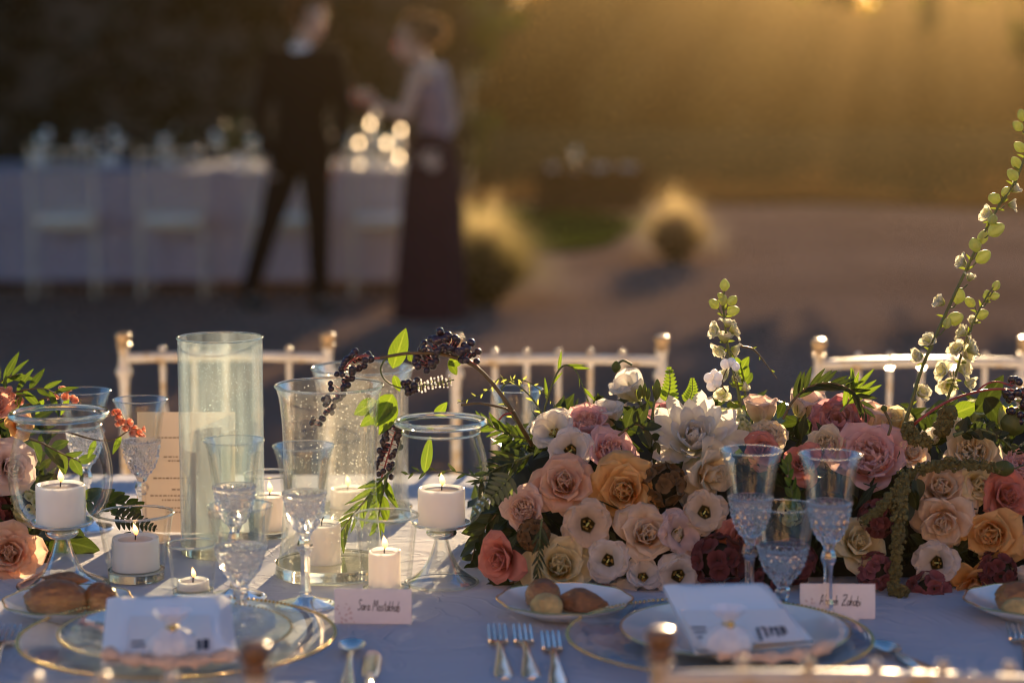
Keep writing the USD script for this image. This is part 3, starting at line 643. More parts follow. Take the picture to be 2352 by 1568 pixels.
mat('crust', {'g': ('geometry', {}), 's': ('separate_xyz', {}), 'tc': ('texture_coordinate', {}), 'n': ('noise_texture', {'scale': 70.0, 'detail': 5.0}), 'a': ('math', {'math_type': 'multiply_add', 'value2': 0.5, 'value3': 0.1}), 'b2': ('math', {'math_type': 'multiply_add', 'value2': 0.55}),
    'r': ('rgb_ramp', {'ramp': [(0.1, (0.55, 0.36, 0.16)), (0.45, (0.36, 0.17, 0.05)), (0.8, (0.20, 0.075, 0.02))]}), 'nb': ('noise_texture', {'scale': 260.0, 'detail': 4.0}), 'b': ('bump', {'strength': 0.6, 'distance': 0.002}), 'p': ('principled_bsdf', {'roughness': 0.42, 'coat_weight': 0.25, 'coat_roughness': 0.25})},
    [('g.normal', 's.vector'), ('s.z', 'a.value1'), ('tc.object', 'n.vector'), ('n.fac', 'b2.value1'), ('a.value', 'b2.value3'), ('b2.value', 'r.fac'), ('r.color', 'p.base_color'), ('tc.object', 'nb.vector'), ('nb.fac', 'b.height'), ('b.normal', 'p.normal')])
plain('pale_crust', (0.55, 0.38, 0.14), 0.65, var=0.45, scale=50.0, bump=0.9, bscale=180.0)
plain('nut_crust', (0.24, 0.105, 0.04), 0.65, var=0.6, scale=60.0, bump=1.0, bscale=120.0)


def ring(R, r, z, n=48, k=8):
    a = np.linspace(0, 2 * PI, k, endpoint=False)
    p = np.stack([R + r * np.cos(a), z + r * np.sin(a)], 1); v, f = lathe(np.vstack([p, p[:1]]), n)
    return v, f


def tilt(m, h, seed):
    """An unevenly burnt upper edge."""
    v, f = m; v = v.copy(); a = np.arctan2(v[:, 1], v[:, 0]); r = np.hypot(v[:, 0], v[:, 1])
    v[:, 2] += (0.0011 * np.sin(a + seed) + 0.0007 * np.sin(3 * a + 2 * seed) - 0.0004 * np.sin(5 * a)) * np.clip((v[:, 2] / h - 0.8) / 0.2, 0, 1) * np.clip(r / r.max() * 2 - 1.2, 0, 1)
    return v, f


def candle(name, label, pos, r, h, seed, lit=True, group=None, lean=0.0, flame_h=0.0175):
    t = thing(name, label, 'candle', pos, group=group); rng = np.random.default_rng(seed)
    wob = lambda th, rr, z: rr * (1 + 0.012 * np.sin(3 * th + seed) + 0.008 * np.sin(5 * th))
    d = 0.0035
    part(t, 'wax', tilt(lathe(dense([(0, 0), (r * 0.97, 0), (r, 0.003), (r, h * 0.5), (r * 0.995, h - 0.004), (r * 0.96, h - 0.0005), (r * 0.88, h - 0.0008), (r * 0.78, h - d), (r * 0.3, h - d - 0.001), (0, h - d - 0.001)], 3), 40, wob), h, seed), LOOK['wax'])
    part(t, 'melt_pool', lathe(dense([(0, h - d - 0.0002), (r * 0.5, h - d - 0.0004), (r * 0.74, h - d + 0.0004)], 3), 32), LOOK['melted_wax'])
    w = np.array([[0, 0, h - d - 0.002], [0.0003, 0, h + 0.001], [0.0015 * (1 + lean), 0, h + 0.005], [0.003 * (1 + lean), 0.0, h + 0.0075]])
    part(t, 'wick', tube(dense(w, 3), 0.0009, 6), LOOK['wick'])
    if lit:
        z = np.linspace(0, 1, 12); rr = np.array([0.0, .45, .75, .93, 1, .97, .87, .70, .5, .3, .12, 0]) * flame_h * 0.2
        v, f = lathe(np.stack([rr, z * flame_h], 1), 14); v[:, 0] += -0.12 * flame_h * (v[:, 2] / flame_h) ** 2 * (1 + 2 * lean)
        part(t, 'flame', (v + [0.0012, 0, h + 0.002], f), LOOK['flame'], uv=np.stack([np.zeros(len(v)), np.tile(z, 14)], 1))
    return t


def vase(name, label, cat, pos, prof, glass, base=0.010, rim=0.0016, n=64, group=None, ribs=0):
    """A blown glass cylinder: thin wall, thick base, fire-polished rim."""
    t = thing(name, label, cat, pos, group=group); p = dense(prof, 5)
    md = (lambda th, r, z: r * (1 - 0.02 * np.abs(np.cos(ribs * th / 2)))) if ribs else None
    part(t, 'wall', lathe(p, n, md), LOOK[glass])
    r0 = prof[0][0]
    part(t, 'base', lathe(dense([(0, 0.0005), (r0 * 0.9, 0.0005), (r0 * 0.995, 0.002), (r0 * 0.99, base), (r0 * 0.93, base + 0.001), (0, base)], 3), n), LOOK['thick_glass'])
    part(t, 'rim', ring(prof[-1][0], rim, prof[-1][1], n), LOOK['thick_glass'])
    return t


def X(px, Y): return at(px, 784, Y)[0]


def zat(py, Y): return at(1176, py, Y)[2]


ZB = ZT + 0.001
# tall frosted cylinder, the two flared vases
vase('glass_vase', 'tall straight frosted cylinder vase with water spots, left of centre', 'vase', (X(505, 2.95), 2.95, ZB), [(0.0567, 0), (0.0567, 0.14), (0.0567, zat(775, 2.95) - ZB)], 'frosted_glass', 0.014)
vase('glass_vase', 'speckled flared glass vase holding a snuffed pillar candle, behind the goblets', 'vase', (X(755, 2.82), 2.82, ZB), [(0.071, 0), (0.0725, 0.006), (0.066, 0.03), (0.0605, 0.10), (0.0605, 0.18), (0.064, 0.225), (0.0692, zat(885, 2.82) - ZB)], 'dusty_glass', 0.016)
vase('glass_vase', 'speckled flared glass vase farthest back, behind the berry clusters', 'vase', (X(832, 3.18), 3.18, ZB), [(0.070, 0), (0.071, 0.006), (0.0665, 0.03), (0.0655, 0.10), (0.0665, 0.18), (0.0735, zat(845, 3.18) - ZB)], 'dusty_glass', 0.014)
candle('pillar_candle', 'white pillar candle without flame in the speckled flared vase', (X(734, 2.81), 2.81, ZB + 0.0172), 0.0243, zat(1200, 2.81) - ZB - 0.017, 1, False)
candle('pillar_candle', 'lit white candle in the rear speckled vase, its flame above the goblet', (X(795, 3.18), 3.18, ZB + 0.0152), 0.0255, zat(1118, 3.18) - ZB - 0.016, 2)
vase('votive_glass', 'small clear votive glass with a lit candle, half hidden between the two tall crystal goblets', 'candle holder', (X(612, 3.05), 3.05, ZB), [(0.027, 0), (0.031, 0.05), (0.034, 0.088)], 'clear_glass', 0.008)
candle('votive_candle', 'lit candle glimpsed between the two tall crystal goblets', (X(614, 3.05), 3.05, ZB + 0.0095), 0.0215, 0.05, 3)


def hurricane(label, x, Y, s, foot):
    """Bowl shaped candle holder of blown glass on a flaring foot."""
    t = thing('hurricane_lamp', label, 'candle holder', (x, Y, ZB))
    P = np.array([(0.0, 0.0705), (0.020, 0.0715), (0.042, 0.081), (0.056, 0.102), (0.0615, 0.130), (0.058, 0.160), (0.0515, 0.183), (0.0485, 0.194), (0.0505, 0.2005), (0.0555, 0.205)]) * s
    wob = lambda th, r, z: r * (1 + 0.006 * np.sin(2 * th + 40 * z) + 0.004 * np.sin(5 * th))
    part(t, 'bowl', lathe(dense(P, 5), 64, wob), LOOK['clear_glass'])
    part(t, 'rim', ring(0.0555 * s, 0.0042 * s, 0.2075 * s, 64, 10), LOOK['thick_glass'])
    part(t, 'inner_rim', ring(0.0488 * s, 0.0016 * s, 0.1945 * s, 64, 8), LOOK['thick_glass'])
    part(t, 'bowl_floor', lathe(dense([(0, 0.0735), (0.024, 0.0745), (0.036, 0.080), (0.0355, 0.0755), (0.02, 0.0715), (0, 0.071)], 3) * s, 48), LOOK['thick_glass'])
    part(t, 'knop', lathe(dense([(0, 0.0700), (0.016, 0.0695), (0.0195, 0.065), (0.015, 0.060), (0.010, 0.0585), (0, 0.0582)], 4) * s, 40), LOOK['thick_glass'])
    Fo = np.array([(0.009, 0.058), (0.010, 0.052), (0.0155, 0.036), (0.026, 0.018), (foot * 0.9, 0.006), (foot, 0.0015)])
    sh = np.vstack([dense(Fo, 4), dense((Fo - [0.0022, -0.0004])[::-1], 4)]) * s; sh = np.vstack([sh, sh[:1]])
    part(t, 'foot', lathe(sh, 56), LOOK['foot_glass'])
    part(t, 'foot_rim', ring(foot * s, 0.0019 * s, 0.0021 * s, 56), LOOK['thick_glass'])
    return t


hurricane('footed glass bowl with a lit candle standing before the left end of the flower bank', X(1012, 2.765), 2.765, 1.0, 0.046)
candle('votive_candle', 'lit candle in the footed glass bowl beside the flower bank', (X(1013, 2.765), 2.765, ZB + 0.0770), 0.0300, 0.047, 4)
hurricane('footed glass bowl with a lit candle at the far left of the table', X(131, 2.75), 2.75, 1.06, 0.0535)
candle('votive_candle', 'lit candle in the footed glass bowl at the far left', (X(130, 2.75), 2.75, ZB + 0.0812), 0.0310, 0.050, 5)
vase('votive_glass', 'low wide tapered glass with a lit candle, between the left bowl and the menu card', 'candle holder', (X(302, 2.79), 2.79, ZB), [(0.0355, 0), (0.0365, 0.004), (0.042, 0.045), (0.0485, zat(1178, 2.79) - ZB)], 'clear_glass', 0.012)
candle('votive_candle', 'lit candle in the low tapered glass before the menu card', (X(301, 2.79), 2.79, ZB + 0.0135), 0.0300, 0.041, 6, lean=0.4)
vase('votive_glass', 'tapered glass with a slim lit candle right behind the left name card', 'candle holder', (X(884, 2.70), 2.70, ZB), [(0.029, 0), (0.0297, 0.004), (0.034, 0.05), (0.0395, zat(1182, 2.70) - ZB)], 'clear_glass', 0.010)
candle('votive_candle', 'slim lit candle in the tapered glass behind the left name card', (X(879, 2.70), 2.70, ZB + 0.0115), 0.0200, zat(1262, 2.70) - ZB - 0.012, 7)
vase('votive_glass', 'small ribbed tealight glass in front of the menu card', 'candle holder', (X(433, 2.70), 2.70, ZB), [(0.025, 0), (0.0257, 0.003), (0.028, 0.03), (0.0305, zat(1248, 2.70) - ZB)], 'clear_glass', 0.007, n=80, ribs=24)
candle('tealight', 'low tealight in the small ribbed glass', (X(433, 2.70), 2.70, ZB + 0.0085), 0.0195, 0.012, 8, flame_h=0.014)

# ------------------------------------------------------------------ cut crystal
tri = lambda u: 2 * np.abs(u - np.floor(u + 0.5))


def cut(z0, z1, f0, f1, nd=14, h=0.0145):
    """Diamond cutting between z0 and z1, flutes between f0 and f1."""
    def m(th, r, z):
        a, w = th * nd / (2 * PI), (z - z0) / h
        d = np.maximum(tri(a + w), tri(a - w)); on_ = np.clip((z - z0) / 0.004, 0, 1) * np.clip((z1 - z) / 0.004, 0, 1)
        fl = np.abs(np.cos(th * 7)); of = np.clip((z - f0) / 0.012, 0, 1) * np.clip((f1 - z) / 0.006, 0, 1)
        return r - on_ * 0.0036 * d * (r > 0.006) - of * 0.0012 * (1 - fl)
    return m


def resample(p, step):
    p = dense(p, 6); out = [p[0]]
    for q in p[1:]:
        n = max(1, int(np.ceil(np.linalg.norm(q - out[-1]) / step))); a = out[-1]
        out += [a + (q - a) * (k + 1) / n for k in range(n)]
    return np.array(out)


def goblet(label, pos, outer, inner, zs, group):
    t = thing('crystal_goblet', label, 'goblet', pos, group=group)
    P = resample(outer[0], 0.0013); I = dense(inner, 4); zc = zs[1] + 0.003; md = cut(*zs)
    lo, hi = P[P[:, 1] <= zc], P[P[:, 1] >= zc - 0.0014]; il, ih = I[I[:, 1] <= zc], I[I[:, 1] >= zc - 0.004]
    part(t, 'cut_base', lathe(np.vstack([[[0, lo[0, 1]]], lo, [[il[0, 0] + 0.0008, zc + 0.0002]], il]), 144, md), LOOK['crystal'], 18)
    part(t, 'bowl', lathe(hi, 144, md), LOOK['goblet_glass'], 30)
    part(t, 'inner_wall', lathe(ih[::-1], 64), LOOK['goblet_glass'])
    part(t, 'rim', ring((P[-1, 0] + I[0, 0]) / 2, 0.0007, P[-1, 1] + 0.0002, 64, 8), LOOK['thick_glass'])
    part(t, 'stem', lathe(dense(outer[1], 4), 8), LOOK['crystal'], 25)
    sc = lambda th, r, z: r * (1 + 0.012 * np.cos(16 * th) * (r > 0.02))
    part(t, 'foot', lathe(dense(outer[2], 3), 64, sc), LOOK['crystal'], 30)
    return t


tall = ([(0.0062, 0.084), (0.0085, 0.089), (0.0165, 0.098), (0.0240, 0.114), (0.0275, 0.135), (0.0295, 0.16), (0.033, 0.182), (0.0378, 0.1972)],
        [(0, 0.0838), (0.0062, 0.0835), (0.0085, 0.079), (0.0098, 0.073), (0.0085, 0.068), (0.0060, 0.062), (0.0055, 0.045), (0.0058, 0.026), (0.0075, 0.0135), (0, 0.013)],
        [(0, 0.0128), (0.008, 0.0122), (0.014, 0.009), (0.027, 0.0052), (0.0355, 0.003), (0.0362, 0.0016), (0.0350, 0.0004), (0, 0.0008)])
tall_in = [(0.0372, 0.1978), (0.0362, 0.1970), (0.0312, 0.182), (0.0272, 0.16), (0.0222, 0.135), (0.0165, 0.118), (0.0090, 0.110), (0, 0.108)]
low = ([(0.0075, 0.036), (0.0135, 0.043), (0.0235, 0.055), (0.0300, 0.072), (0.0335, 0.095), (0.0362, 0.116), (0.0392, 0.1335)],
       [(0, 0.0358), (0.0075, 0.0355), (0.0095, 0.031), (0.0085, 0.026), (0.0065, 0.021), (0.0068, 0.016), (0.0085, 0.0125), (0, 0.0122)],
       [(0, 0.012), (0.009, 0.0115), (0.016, 0.0085), (0.027, 0.005), (0.0335, 0.003), (0.0342, 0.0016), (0.0330, 0.0004), (0, 0.0008)])
low_in = [(0.0386, 0.1341), (0.0376, 0.1333), (0.0344, 0.116), (0.0314, 0.095), (0.0252, 0.074), (0.0172, 0.061), (0.0080, 0.055), (0, 0.0535)]
GB = goblet('tall crystal goblet standing alone right of the napkin, before the speckled vase', (X(695, 2.65), 2.65, ZB), tall, tall_in, (0.088, 0.138, 0.142, 0.186), 'tall crystal goblets')
dup(GB, (X(533, 2.69), 2.69, ZB), 20, 'tall crystal goblet before the frosted cylinder, behind the low goblet')
dup(GB, (X(1729, 2.62), 2.62, ZB), 40, 'tall crystal goblet before the white dahlia, behind the low right goblet')
dup(GB, (X(1912, 2.59), 2.59, ZB), 10, 'tall crystal goblet before the right name card')
dup(GB, (X(319, 3.02), 3.02, ZB), 5, 'tall crystal goblet on the far side, left of the menu card')
dup(GB, (X(190, 3.10), 3.10, ZB), 33, 'tall crystal goblet farthest left, behind the left footed bowl')
dup(GB, (X(1186, 3.12), 3.12, ZB), 12, 'tall crystal goblet on the far side, left end of the flower bank')
GL = goblet('low wide crystal goblet right behind the left folded napkin', (X(545, 2.60), 2.60, ZB), low, low_in, (0.040, 0.082, 0.086, 0.122), 'low crystal goblets')
dup(GL, (X(1806, 2.60), 2.60, ZB), 25, 'low wide crystal goblet between the two tall goblets on the right')

# ------------------------------------------------------------------ plates
def plate(name, label, pos, r, mat_, prof, rim_mat='gold', beads=0, scallop=0, bead_r=0.0022, group=None):
    t = thing(name, label, 'plate', pos, group=group)
    sc = (lambda th, rr, z: rr * (1 + 0.02 * np.cos(scallop * th) * np.clip((rr / r - 0.6) / 0.4, 0, 1))) if scallop else None
    p = np.array(prof) * [r, 1]
    part(t, 'plate', lathe(dense(p, 4), 96, sc), LOOK[mat_])
    if beads:
        part(t, 'beaded_rim', join([ball((r * math.cos(a), r * math.sin(a), prof[-1][1] if False else max(z for _, z in prof)), bead_r, 1) for a in np.arange(beads) * 2 * PI / beads]), LOOK[rim_mat])
    else:
        v, f = lathe(np.array([(r + 0.0011 * math.cos(a), max(z for _, z in prof) + 0.0011 * math.sin(a)) for a in np.linspace(0, 2 * PI, 9)]), 96, sc); part(t, 'gilt_rim', (v, f), LOOK[rim_mat])
    return t


charger_p = [(0, 0.003), (0.55, 0.003), (0.68, 0.005), (0.85, 0.011), (0.985, 0.0155), (1.0, 0.0150), (0.99, 0.0135), (0.85, 0.0085), (0.68, 0.0022), (0.55, 0.0008), (0, 0.0008)]
plate_p = [(0, 0.0045), (0.55, 0.0045), (0.68, 0.007), (0.85, 0.012), (0.985, 0.0165), (1.0, 0.0160), (0.99, 0.0145), (0.85, 0.0095), (0.66, 0.003), (0.55, 0.0008), (0, 0.0008)]
plate('charger_plate', 'large clear glass charger with a gold beaded rim at the lower left', (X(395, 2.452), 2.452, ZB), 0.178, 'clear_glass', charger_p, beads=190)
plate('charger_plate', 'large dull glass charger with a gold beaded rim under the right place setting', (X(1660, 2.452), 2.452, ZB), 0.172, 'satin_glass', charger_p, beads=180)
plate('dinner_plate', 'bluish glass plate with cut rim on the left charger, under the napkin', (X(390, 2.455), 2.455, ZB + 0.0042), 0.131, 'satin_glass', plate_p, beads=120, bead_r=0.0016)
plate('dinner_plate', 'pale blue plate with gilt edge on the right charger, under the napkin', (X(1697, 2.465), 2.465, ZB + 0.0042), 0.130, 'porcelain', plate_p)
bread_p = [(0, 0.005), (0.5, 0.005), (0.62, 0.007), (0.85, 0.014), (0.985, 0.020), (1.0, 0.0195), (0.99, 0.018), (0.85, 0.0115), (0.6, 0.0035), (0.5, 0.0008), (0, 0.0008)]
BPR, BPL, BPF = (X(1299, 2.605), 2.605, ZB), (X(140, 2.60), 2.60, ZB), (X(2388, 2.60), 2.60, ZB)
plate('bread_plate', 'scalloped white bread plate with gilt edge before the cream rose', BPR, 0.0805, 'porcelain', bread_p, scallop=10)
plate('bread_plate', 'white bread plate with brown rolls at the lower left edge', BPL, 0.076, 'porcelain', bread_p, scallop=10)
plate('bread_plate', 'white bread plate cut by the right picture edge', BPF, 0.080, 'porcelain', bread_p, scallop=10)


def loaf(name, label, c, s, m, rz=0, seed=0, rough=0.12, sub=4):
    v, f = ball((0, 0, 0), 1.0, sub); v = v * (1 + rough * (meshkit.fbm(v * 1.6 + seed * 7.3, 3, seed)[:, None] - 0.5) * 2)
    if 'knobbly' in label: v[:, 2] -= 0.20 * np.exp(-((v[:, 1] - 0.25 * v[:, 0]) / 0.13) ** 2) * (v[:, 2] > 0) * np.clip(1.1 - np.abs(v[:, 0]), 0, 1)
    v = v * (1 + 0.05 * (meshkit.fbm(v * 7 + seed, 3, seed + 9)[:, None] - 0.5) * 2)
    if 'pastry' in name: v[:, 1:] *= (1 - 0.75 * np.abs(v[:, :1]) ** 1.6)
    v[:, 2] = np.where(v[:, 2] < -0.45, -0.45 + (v[:, 2] + 0.45) * 0.2, v[:, 2]); v = v * np.asarray(s); v[:, 2] -= v[:, 2].min()
    t = thing(name, label, 'bread' if 'roll' in name else 'pastry', c, rz); part(t, 'crumb', (v, f), LOOK[m]); return t


def off(b, dx, dy, dz=0.0056): return (b[0] + dx, b[1] + dy, b[2] + dz)


loaf('bread_roll', 'round shiny brown roll at the back of the right bread plate', off(BPR, -0.026, 0.024), (0.0215, 0.021, 0.021), 'crust', 0, 1, 0.06)
loaf('bread_roll', 'small pale yellow roll at the front of the right bread plate', off(BPR, -0.022, -0.022), (0.0195, 0.018, 0.0165), 'pale_crust', 0, 2, 0.05)
t = loaf('nut_pastry', 'brown nutty pointed pastry on the right of the right bread plate', off(BPR, 0.018, -0.004), (0.036, 0.018, 0.018), 'nut_crust', -14, 3, 0.2)
rng = np.random.default_rng(2)
for k in range(7):
    a = rng.uniform(-0.6, 0.7); part(t, 'nut', ball((0.028 * a, rng.uniform(-0.008, 0.008), 0.0225 - 0.008 * abs(a)), 0.0045, 1, (1, 0.7, 0.6)), LOOK['pale_crust' if k % 2 else 'crust'])
loaf('bread_roll', 'long brown roll filling the left bread plate', off(BPL, -0.010, -0.012), (0.038, 0.023, 0.026), 'crust', 8, 5, 0.1)
loaf('nut_pastry', 'dark flat pastry lying across the rolls on the left plate', off(BPL, -0.004, 0.010, 0.037), (0.032, 0.014, 0.009), 'nut_crust', -15, 6, 0.2)
loaf('bread_roll', 'knobbly brown roll at the right side of the left bread plate', off(BPL, 0.040, 0.0, 0.0075), (0.021, 0.022, 0.021), 'crust', 30, 7, 0.2)
loaf('bread_roll', 'brown roll on the bread plate at the right picture edge', off(BPF, -0.008, 0.004), (0.034, 0.026, 0.024), 'crust', 0, 8, 0.12)
loaf('bread_roll', 'small pale roll in front on the bread plate at the right picture edge', off(BPF, -0.024, -0.032, 0.0075), (0.019, 0.016, 0.014), 'pale_crust', 0, 9, 0.05)

# ------------------------------------------------------------------ cutlery (along its own +y, lying on the cloth)
def cut_place(px, py, deg, z=0.0):
    p = on(px, py, ZB + z); a = math.radians(deg); m = np.eye(4); m[:2, :2] = [[math.cos(a), -math.sin(a)], [math.sin(a), math.cos(a)]]; m[:3, 3] = p; return m


def strip(ys, ws, zs, th=0.0016):
    """A bar along y of varying width and height."""
    ys, ws, zs = map(np.asarray, (ys, ws, zs)); v = []
    for y, w, z in zip(ys, ws, zs): v += [(-w, y, z), (-w * 0.7, y, z + th), (w * 0.7, y, z + th), (w, y, z)]
    n = len(ys); f = [(4 * i + k, 4 * i + (k + 1) % 4, 4 * i + 4 + (k + 1) % 4, 4 * i + 4 + k) for i in range(n - 1) for k in range(4)] + [(0, 3, 2, 1), (4 * n - 4, 4 * n - 3, 4 * n - 2, 4 * n - 1)]
    return np.array(v, float), np.array(f)


def fork(label, m, group):
    t = thing('fork', label, 'fork', m=m, group=group)       # origin at the tips of the tines
    for k in range(4):
        x = -0.0096 + k * 0.0064; v, f = strip([-0.046, -0.03, -0.012, 0.0], [0.0018, 0.0017, 0.0014, 0.0007], [0.001, 0.0035, 0.006, 0.0085]); part(t, 'tine', (v + [x, 0, 0], f), LOOK['silver'], 40)
    part(t, 'head', strip([-0.075, -0.066, -0.056, -0.0455], [0.0035, 0.008, 0.0112, 0.0116], [0.006, 0.003, 0.0012, 0.001]), LOOK['silver'], 40)
    part(t, 'handle', strip([-0.20, -0.197, -0.18, -0.14, -0.10, -0.075], [0.003, 0.0085, 0.0105, 0.0065, 0.0035, 0.0036], [0.0005, 0.0005, 0.001, 0.004, 0.0075, 0.0065], 0.0024), LOOK['silver'], 40)
    return t


F0 = fork('outermost left fork of the three by the bread plate', cut_place(1140, 1450, 3), 'forks beside the right place setting')
dup(F0, m=cut_place(1198, 1450, 3), label='middle fork of the three by the bread plate')
dup(F0, m=cut_place(1263, 1466, 2), label='innermost fork of the three, next to the right charger')
dup(F0, m=cut_place(2330, 1446, -6), label='fork at the right picture edge under the cut-off bread plate', group='forks of the next place')
dup(F0, m=cut_place(30, 1452, 4), label='fork at the left picture edge below the bread plate', group='forks of the left place')


def spoon(label, m):
    t = thing('spoon', label, 'spoon', m=m)
    u, w = np.meshgrid(np.linspace(0, 2 * PI, 28), np.linspace(0, 1, 8), indexing='ij')
    shape = lambda k: np.stack([k * w * 0.0155 * np.cos(u) * (1 + 0.12 * np.sin(u)), -0.026 + k * w * 0.026 * np.sin(u), 0.0012 + 0.0075 * (w * k) ** 2.2], -1).reshape(-1, 3)
    v, f = shape(1.0), grid_faces(28, 8); v2 = shape(1.0) + [0, 0, 0.0011]
    part(t, 'bowl', join([(v[:, :], f[:, ::-1]), (v2, f)]), LOOK['silver'])
    part(t, 'handle', strip([-0.19, -0.187, -0.17, -0.13, -0.09, -0.0515], [0.003, 0.008, 0.0095, 0.0055, 0.0033, 0.0036], [0.0005, 0.0005, 0.001, 0.0045, 0.009, 0.0075], 0.0022), LOOK['silver'], 40)
    return t


def knife(label, m):
    t = thing('knife', label, 'knife', m=m)
    part(t, 'blade', strip([-0.105, -0.09, -0.05, -0.02, -0.006, 0.0], [0.007, 0.0095, 0.0108, 0.0108, 0.008, 0.002], [0.001] * 6, 0.0018), LOOK['silver'], 30)
    part(t, 'handle', tube([[0, -0.225, 0.006], [0, -0.222, 0.006], [0, -0.20, 0.006], [0, -0.15, 0.006], [0, -0.11, 0.005], [0, -0.104, 0.003]], [0.004, 0.0065, 0.007, 0.0055, 0.0045, 0.003], 12), LOOK['silver'])
    return t


spoon('spoon right of the left charger, bowl upwards', cut_place(810, 1484, 2))
knife('knife beside the spoon right of the left charger', cut_place(856, 1498, 2))
spoon('spoon tucked against the right edge of the right charger', cut_place(2012, 1488, 16))
knife('knife lying on the bare cloth right of the right charger', cut_place(2062, 1508, 24))

# ------------------------------------------------------------------ paper goods
GLY = {'S': [[(.52, .86), (.38, 1), (.16, .9), (.2, .66), (.42, .44), (.44, .18), (.22, 0), (0, .12)]], 'a': [[(.34, .42), (.16, .46), (.02, .2), (.14, 0), (.32, .2), (.36, .46), (.34, .1), (.48, .04)]],
       'r': [[(.02, .46), (.08, .0), (.12, .3), (.3, .46)]], 'M': [[(0, 0), (.14, 1), (.34, .4), (.6, 1), (.68, 0)]], 'o': [[(.2, .46), (.03, .3), (.08, .02), (.28, .06), (.32, .36), (.2, .46)]],
       's': [[(.3, .44), (.1, .42), (.14, .26), (.3, .16), (.18, .0), (.0, .06)]], 't': [[(.16, .9), (.12, .1), (.26, .02)], [(0, .56), (.32, .58)]], 'k': [[(.06, .96), (.04, 0)], [(.32, .46), (.06, .2), (.34, 0)]],
       'h': [[(.06, .96), (.03, 0), (.1, .34), (.28, .44), (.3, 0)]], 'b': [[(.08, .96), (.05, .05), (.22, 0), (.34, .22), (.22, .44), (.06, .3)]], 'A': [[(0, 0), (.28, 1), (.5, 0)], [(.08, .36), (.46, .38)]],
       'd': [[(.34, .42), (.14, .44), (.02, .18), (.16, 0), (.33, .18), (.42, .98), (.38, .02)]], 'i': [[(.06, .44), (.08, .02)], [(.09, .66), (.11, .7)]], 'e': [[(.03, .24), (.3, .28), (.22, .46), (.04, .3), (.08, .04), (.32, .06)]],
       'Z': [[(.06, .9), (.2, 1), (.62, .94), (.04, .04), (.3, .06), (.6, 0)], [(.16, .5), (.46, .52)]]}
ADV = {'M': .8, 'A': .58, 'Z': .7, 'S': .58, 'i': .2, ' ': .42, 't': .34}


def handwriting(s, h, slant=0.18, rad=0.05, drift=-0.02):
    """Pen strokes in the xz plane from x = 0, capitals h tall, facing -y."""
    x, out = 0.0, []
    for ch in s:
        for st in GLY.get(ch, []):
            p = dense(np.array(st), 4) if len(st) > 2 else np.array(st, float)
            q = np.stack([(x + p[:, 0] + slant * p[:, 1]) * h, np.zeros(len(p)), (p[:, 1] + drift * x) * h], 1)
            v, f = tube(q, rad * h, 5); out.append((v * [1, 0.15, 1], f))
        x += ADV.get(ch, .42)
    return join(out), x * h


def name_card(label, px0, px1, py0, py1, text, seed, x_off):
    """A little folded tent of card with a pen-written name and a printed flower in its corner."""
    p = on((px0 + px1) / 2, py1, ZB); w, h = (px1 - px0) / FPX * p[1], (py1 - py0) / FPX * p[1] * 1.02
    t = thing('name_card', label, 'name card', p, rz=-2.0 if seed == 1 else -1.5)
    lean, th = 0.16, 0.0005
    def leaf_(s):
        v, f = box(-w / 2, 0, 0, w / 2, th, h); v = v.copy(); v[:, 1] = v[:, 1] * 1.0 + s * (lean * v[:, 2]); return v, f
    part(t, 'front_leaf', leaf_(1), LOOK['paper'], False)
    v, f = leaf_(-1); v[:, 1] += 2 * lean * h + 0.0008; part(t, 'back_leaf', (v, f), LOOK['paper'], False)
    (v, f), tw_ = handwriting(text, h * 0.30)
    v = v * [0.43 * w / tw_ * 1.28, 1, 1] + [x_off * w, 0, h * 0.40]; v[:, 1] += lean * v[:, 2] - 0.00015
    part(t, 'written_name', (v, f), LOOK['ink'])
    rng = np.random.default_rng(seed); fl = []
    for k in range(16):
        c = np.array([rng.uniform(-0.47, -0.22) * w, 0, rng.uniform(0.05, 0.62) * h]); c[2] *= 1 - 0.6 * (c[0] / w + 0.47) / 0.25 * rng.random(); a = rng.uniform(0, PI); L = rng.uniform(0.03, 0.07) * h
        d, e = np.array([math.cos(a), 0, math.sin(a)]) * L, np.array([-math.sin(a), 0, math.cos(a)]) * L * 0.5
        q = np.array([c - d, c - e, c + d, c + e]); fl.append((q, np.array([[0, 1, 2, 3]])))
    v, f = join(fl); v[:, 1] += lean * v[:, 2] - 0.0002; part(t, 'printed_flowers', (v, f), LOOK['print_pink'], False)


name_card('folded white name card before the slim candle, left of the bread plate', 765, 947, 1353, 1432, 'Sara Mostakhab', 1, -0.20)
name_card('folded pinkish name card behind the stem of the right tall goblet', 1836, 2012, 1341, 1420, 'Ahdieh Zahabi', 2, -0.24)

# the tall menu card on the far place, with an envelope flap laid over it
YM = 3.07
t = thing('menu_card', 'tall beige menu card standing behind the frosted cylinder vase', 'menu card', (X(428, YM), YM, ZB))
P_ = lambda px, py: at(px, py, YM) - np.array([X(428, YM), YM, ZB])
def sheet(pts, y, th=0.0006):
    q = np.array([P_(*p) for p in pts]); q[:, 1] = y; n = len(q); v = np.vstack([q, q + [0, th, 0]]); f = [(0, i, i + 1) for i in range(1, n - 1)] + [(n, n + i + 1, n + i) for i in range(1, n - 1)]
    for i in range(n): j = (i + 1) % n; f += [(i, n + i, n + j), (i, n + j, j)]
    v[:, 2] = np.maximum(v[:, 2], 0.0005); return v, np.array(f)
part(t, 'card', sheet([(315, 946), (540, 946), (540, 1262), (315, 1262)], 0.0), LOOK['menu_paper'], False)
part(t, 'envelope', sheet([(448, 985), (541, 947), (524, 1262), (418, 1262)], -0.004), LOOK['menu_paper'], False)
rng = np.random.default_rng(9); ln = []
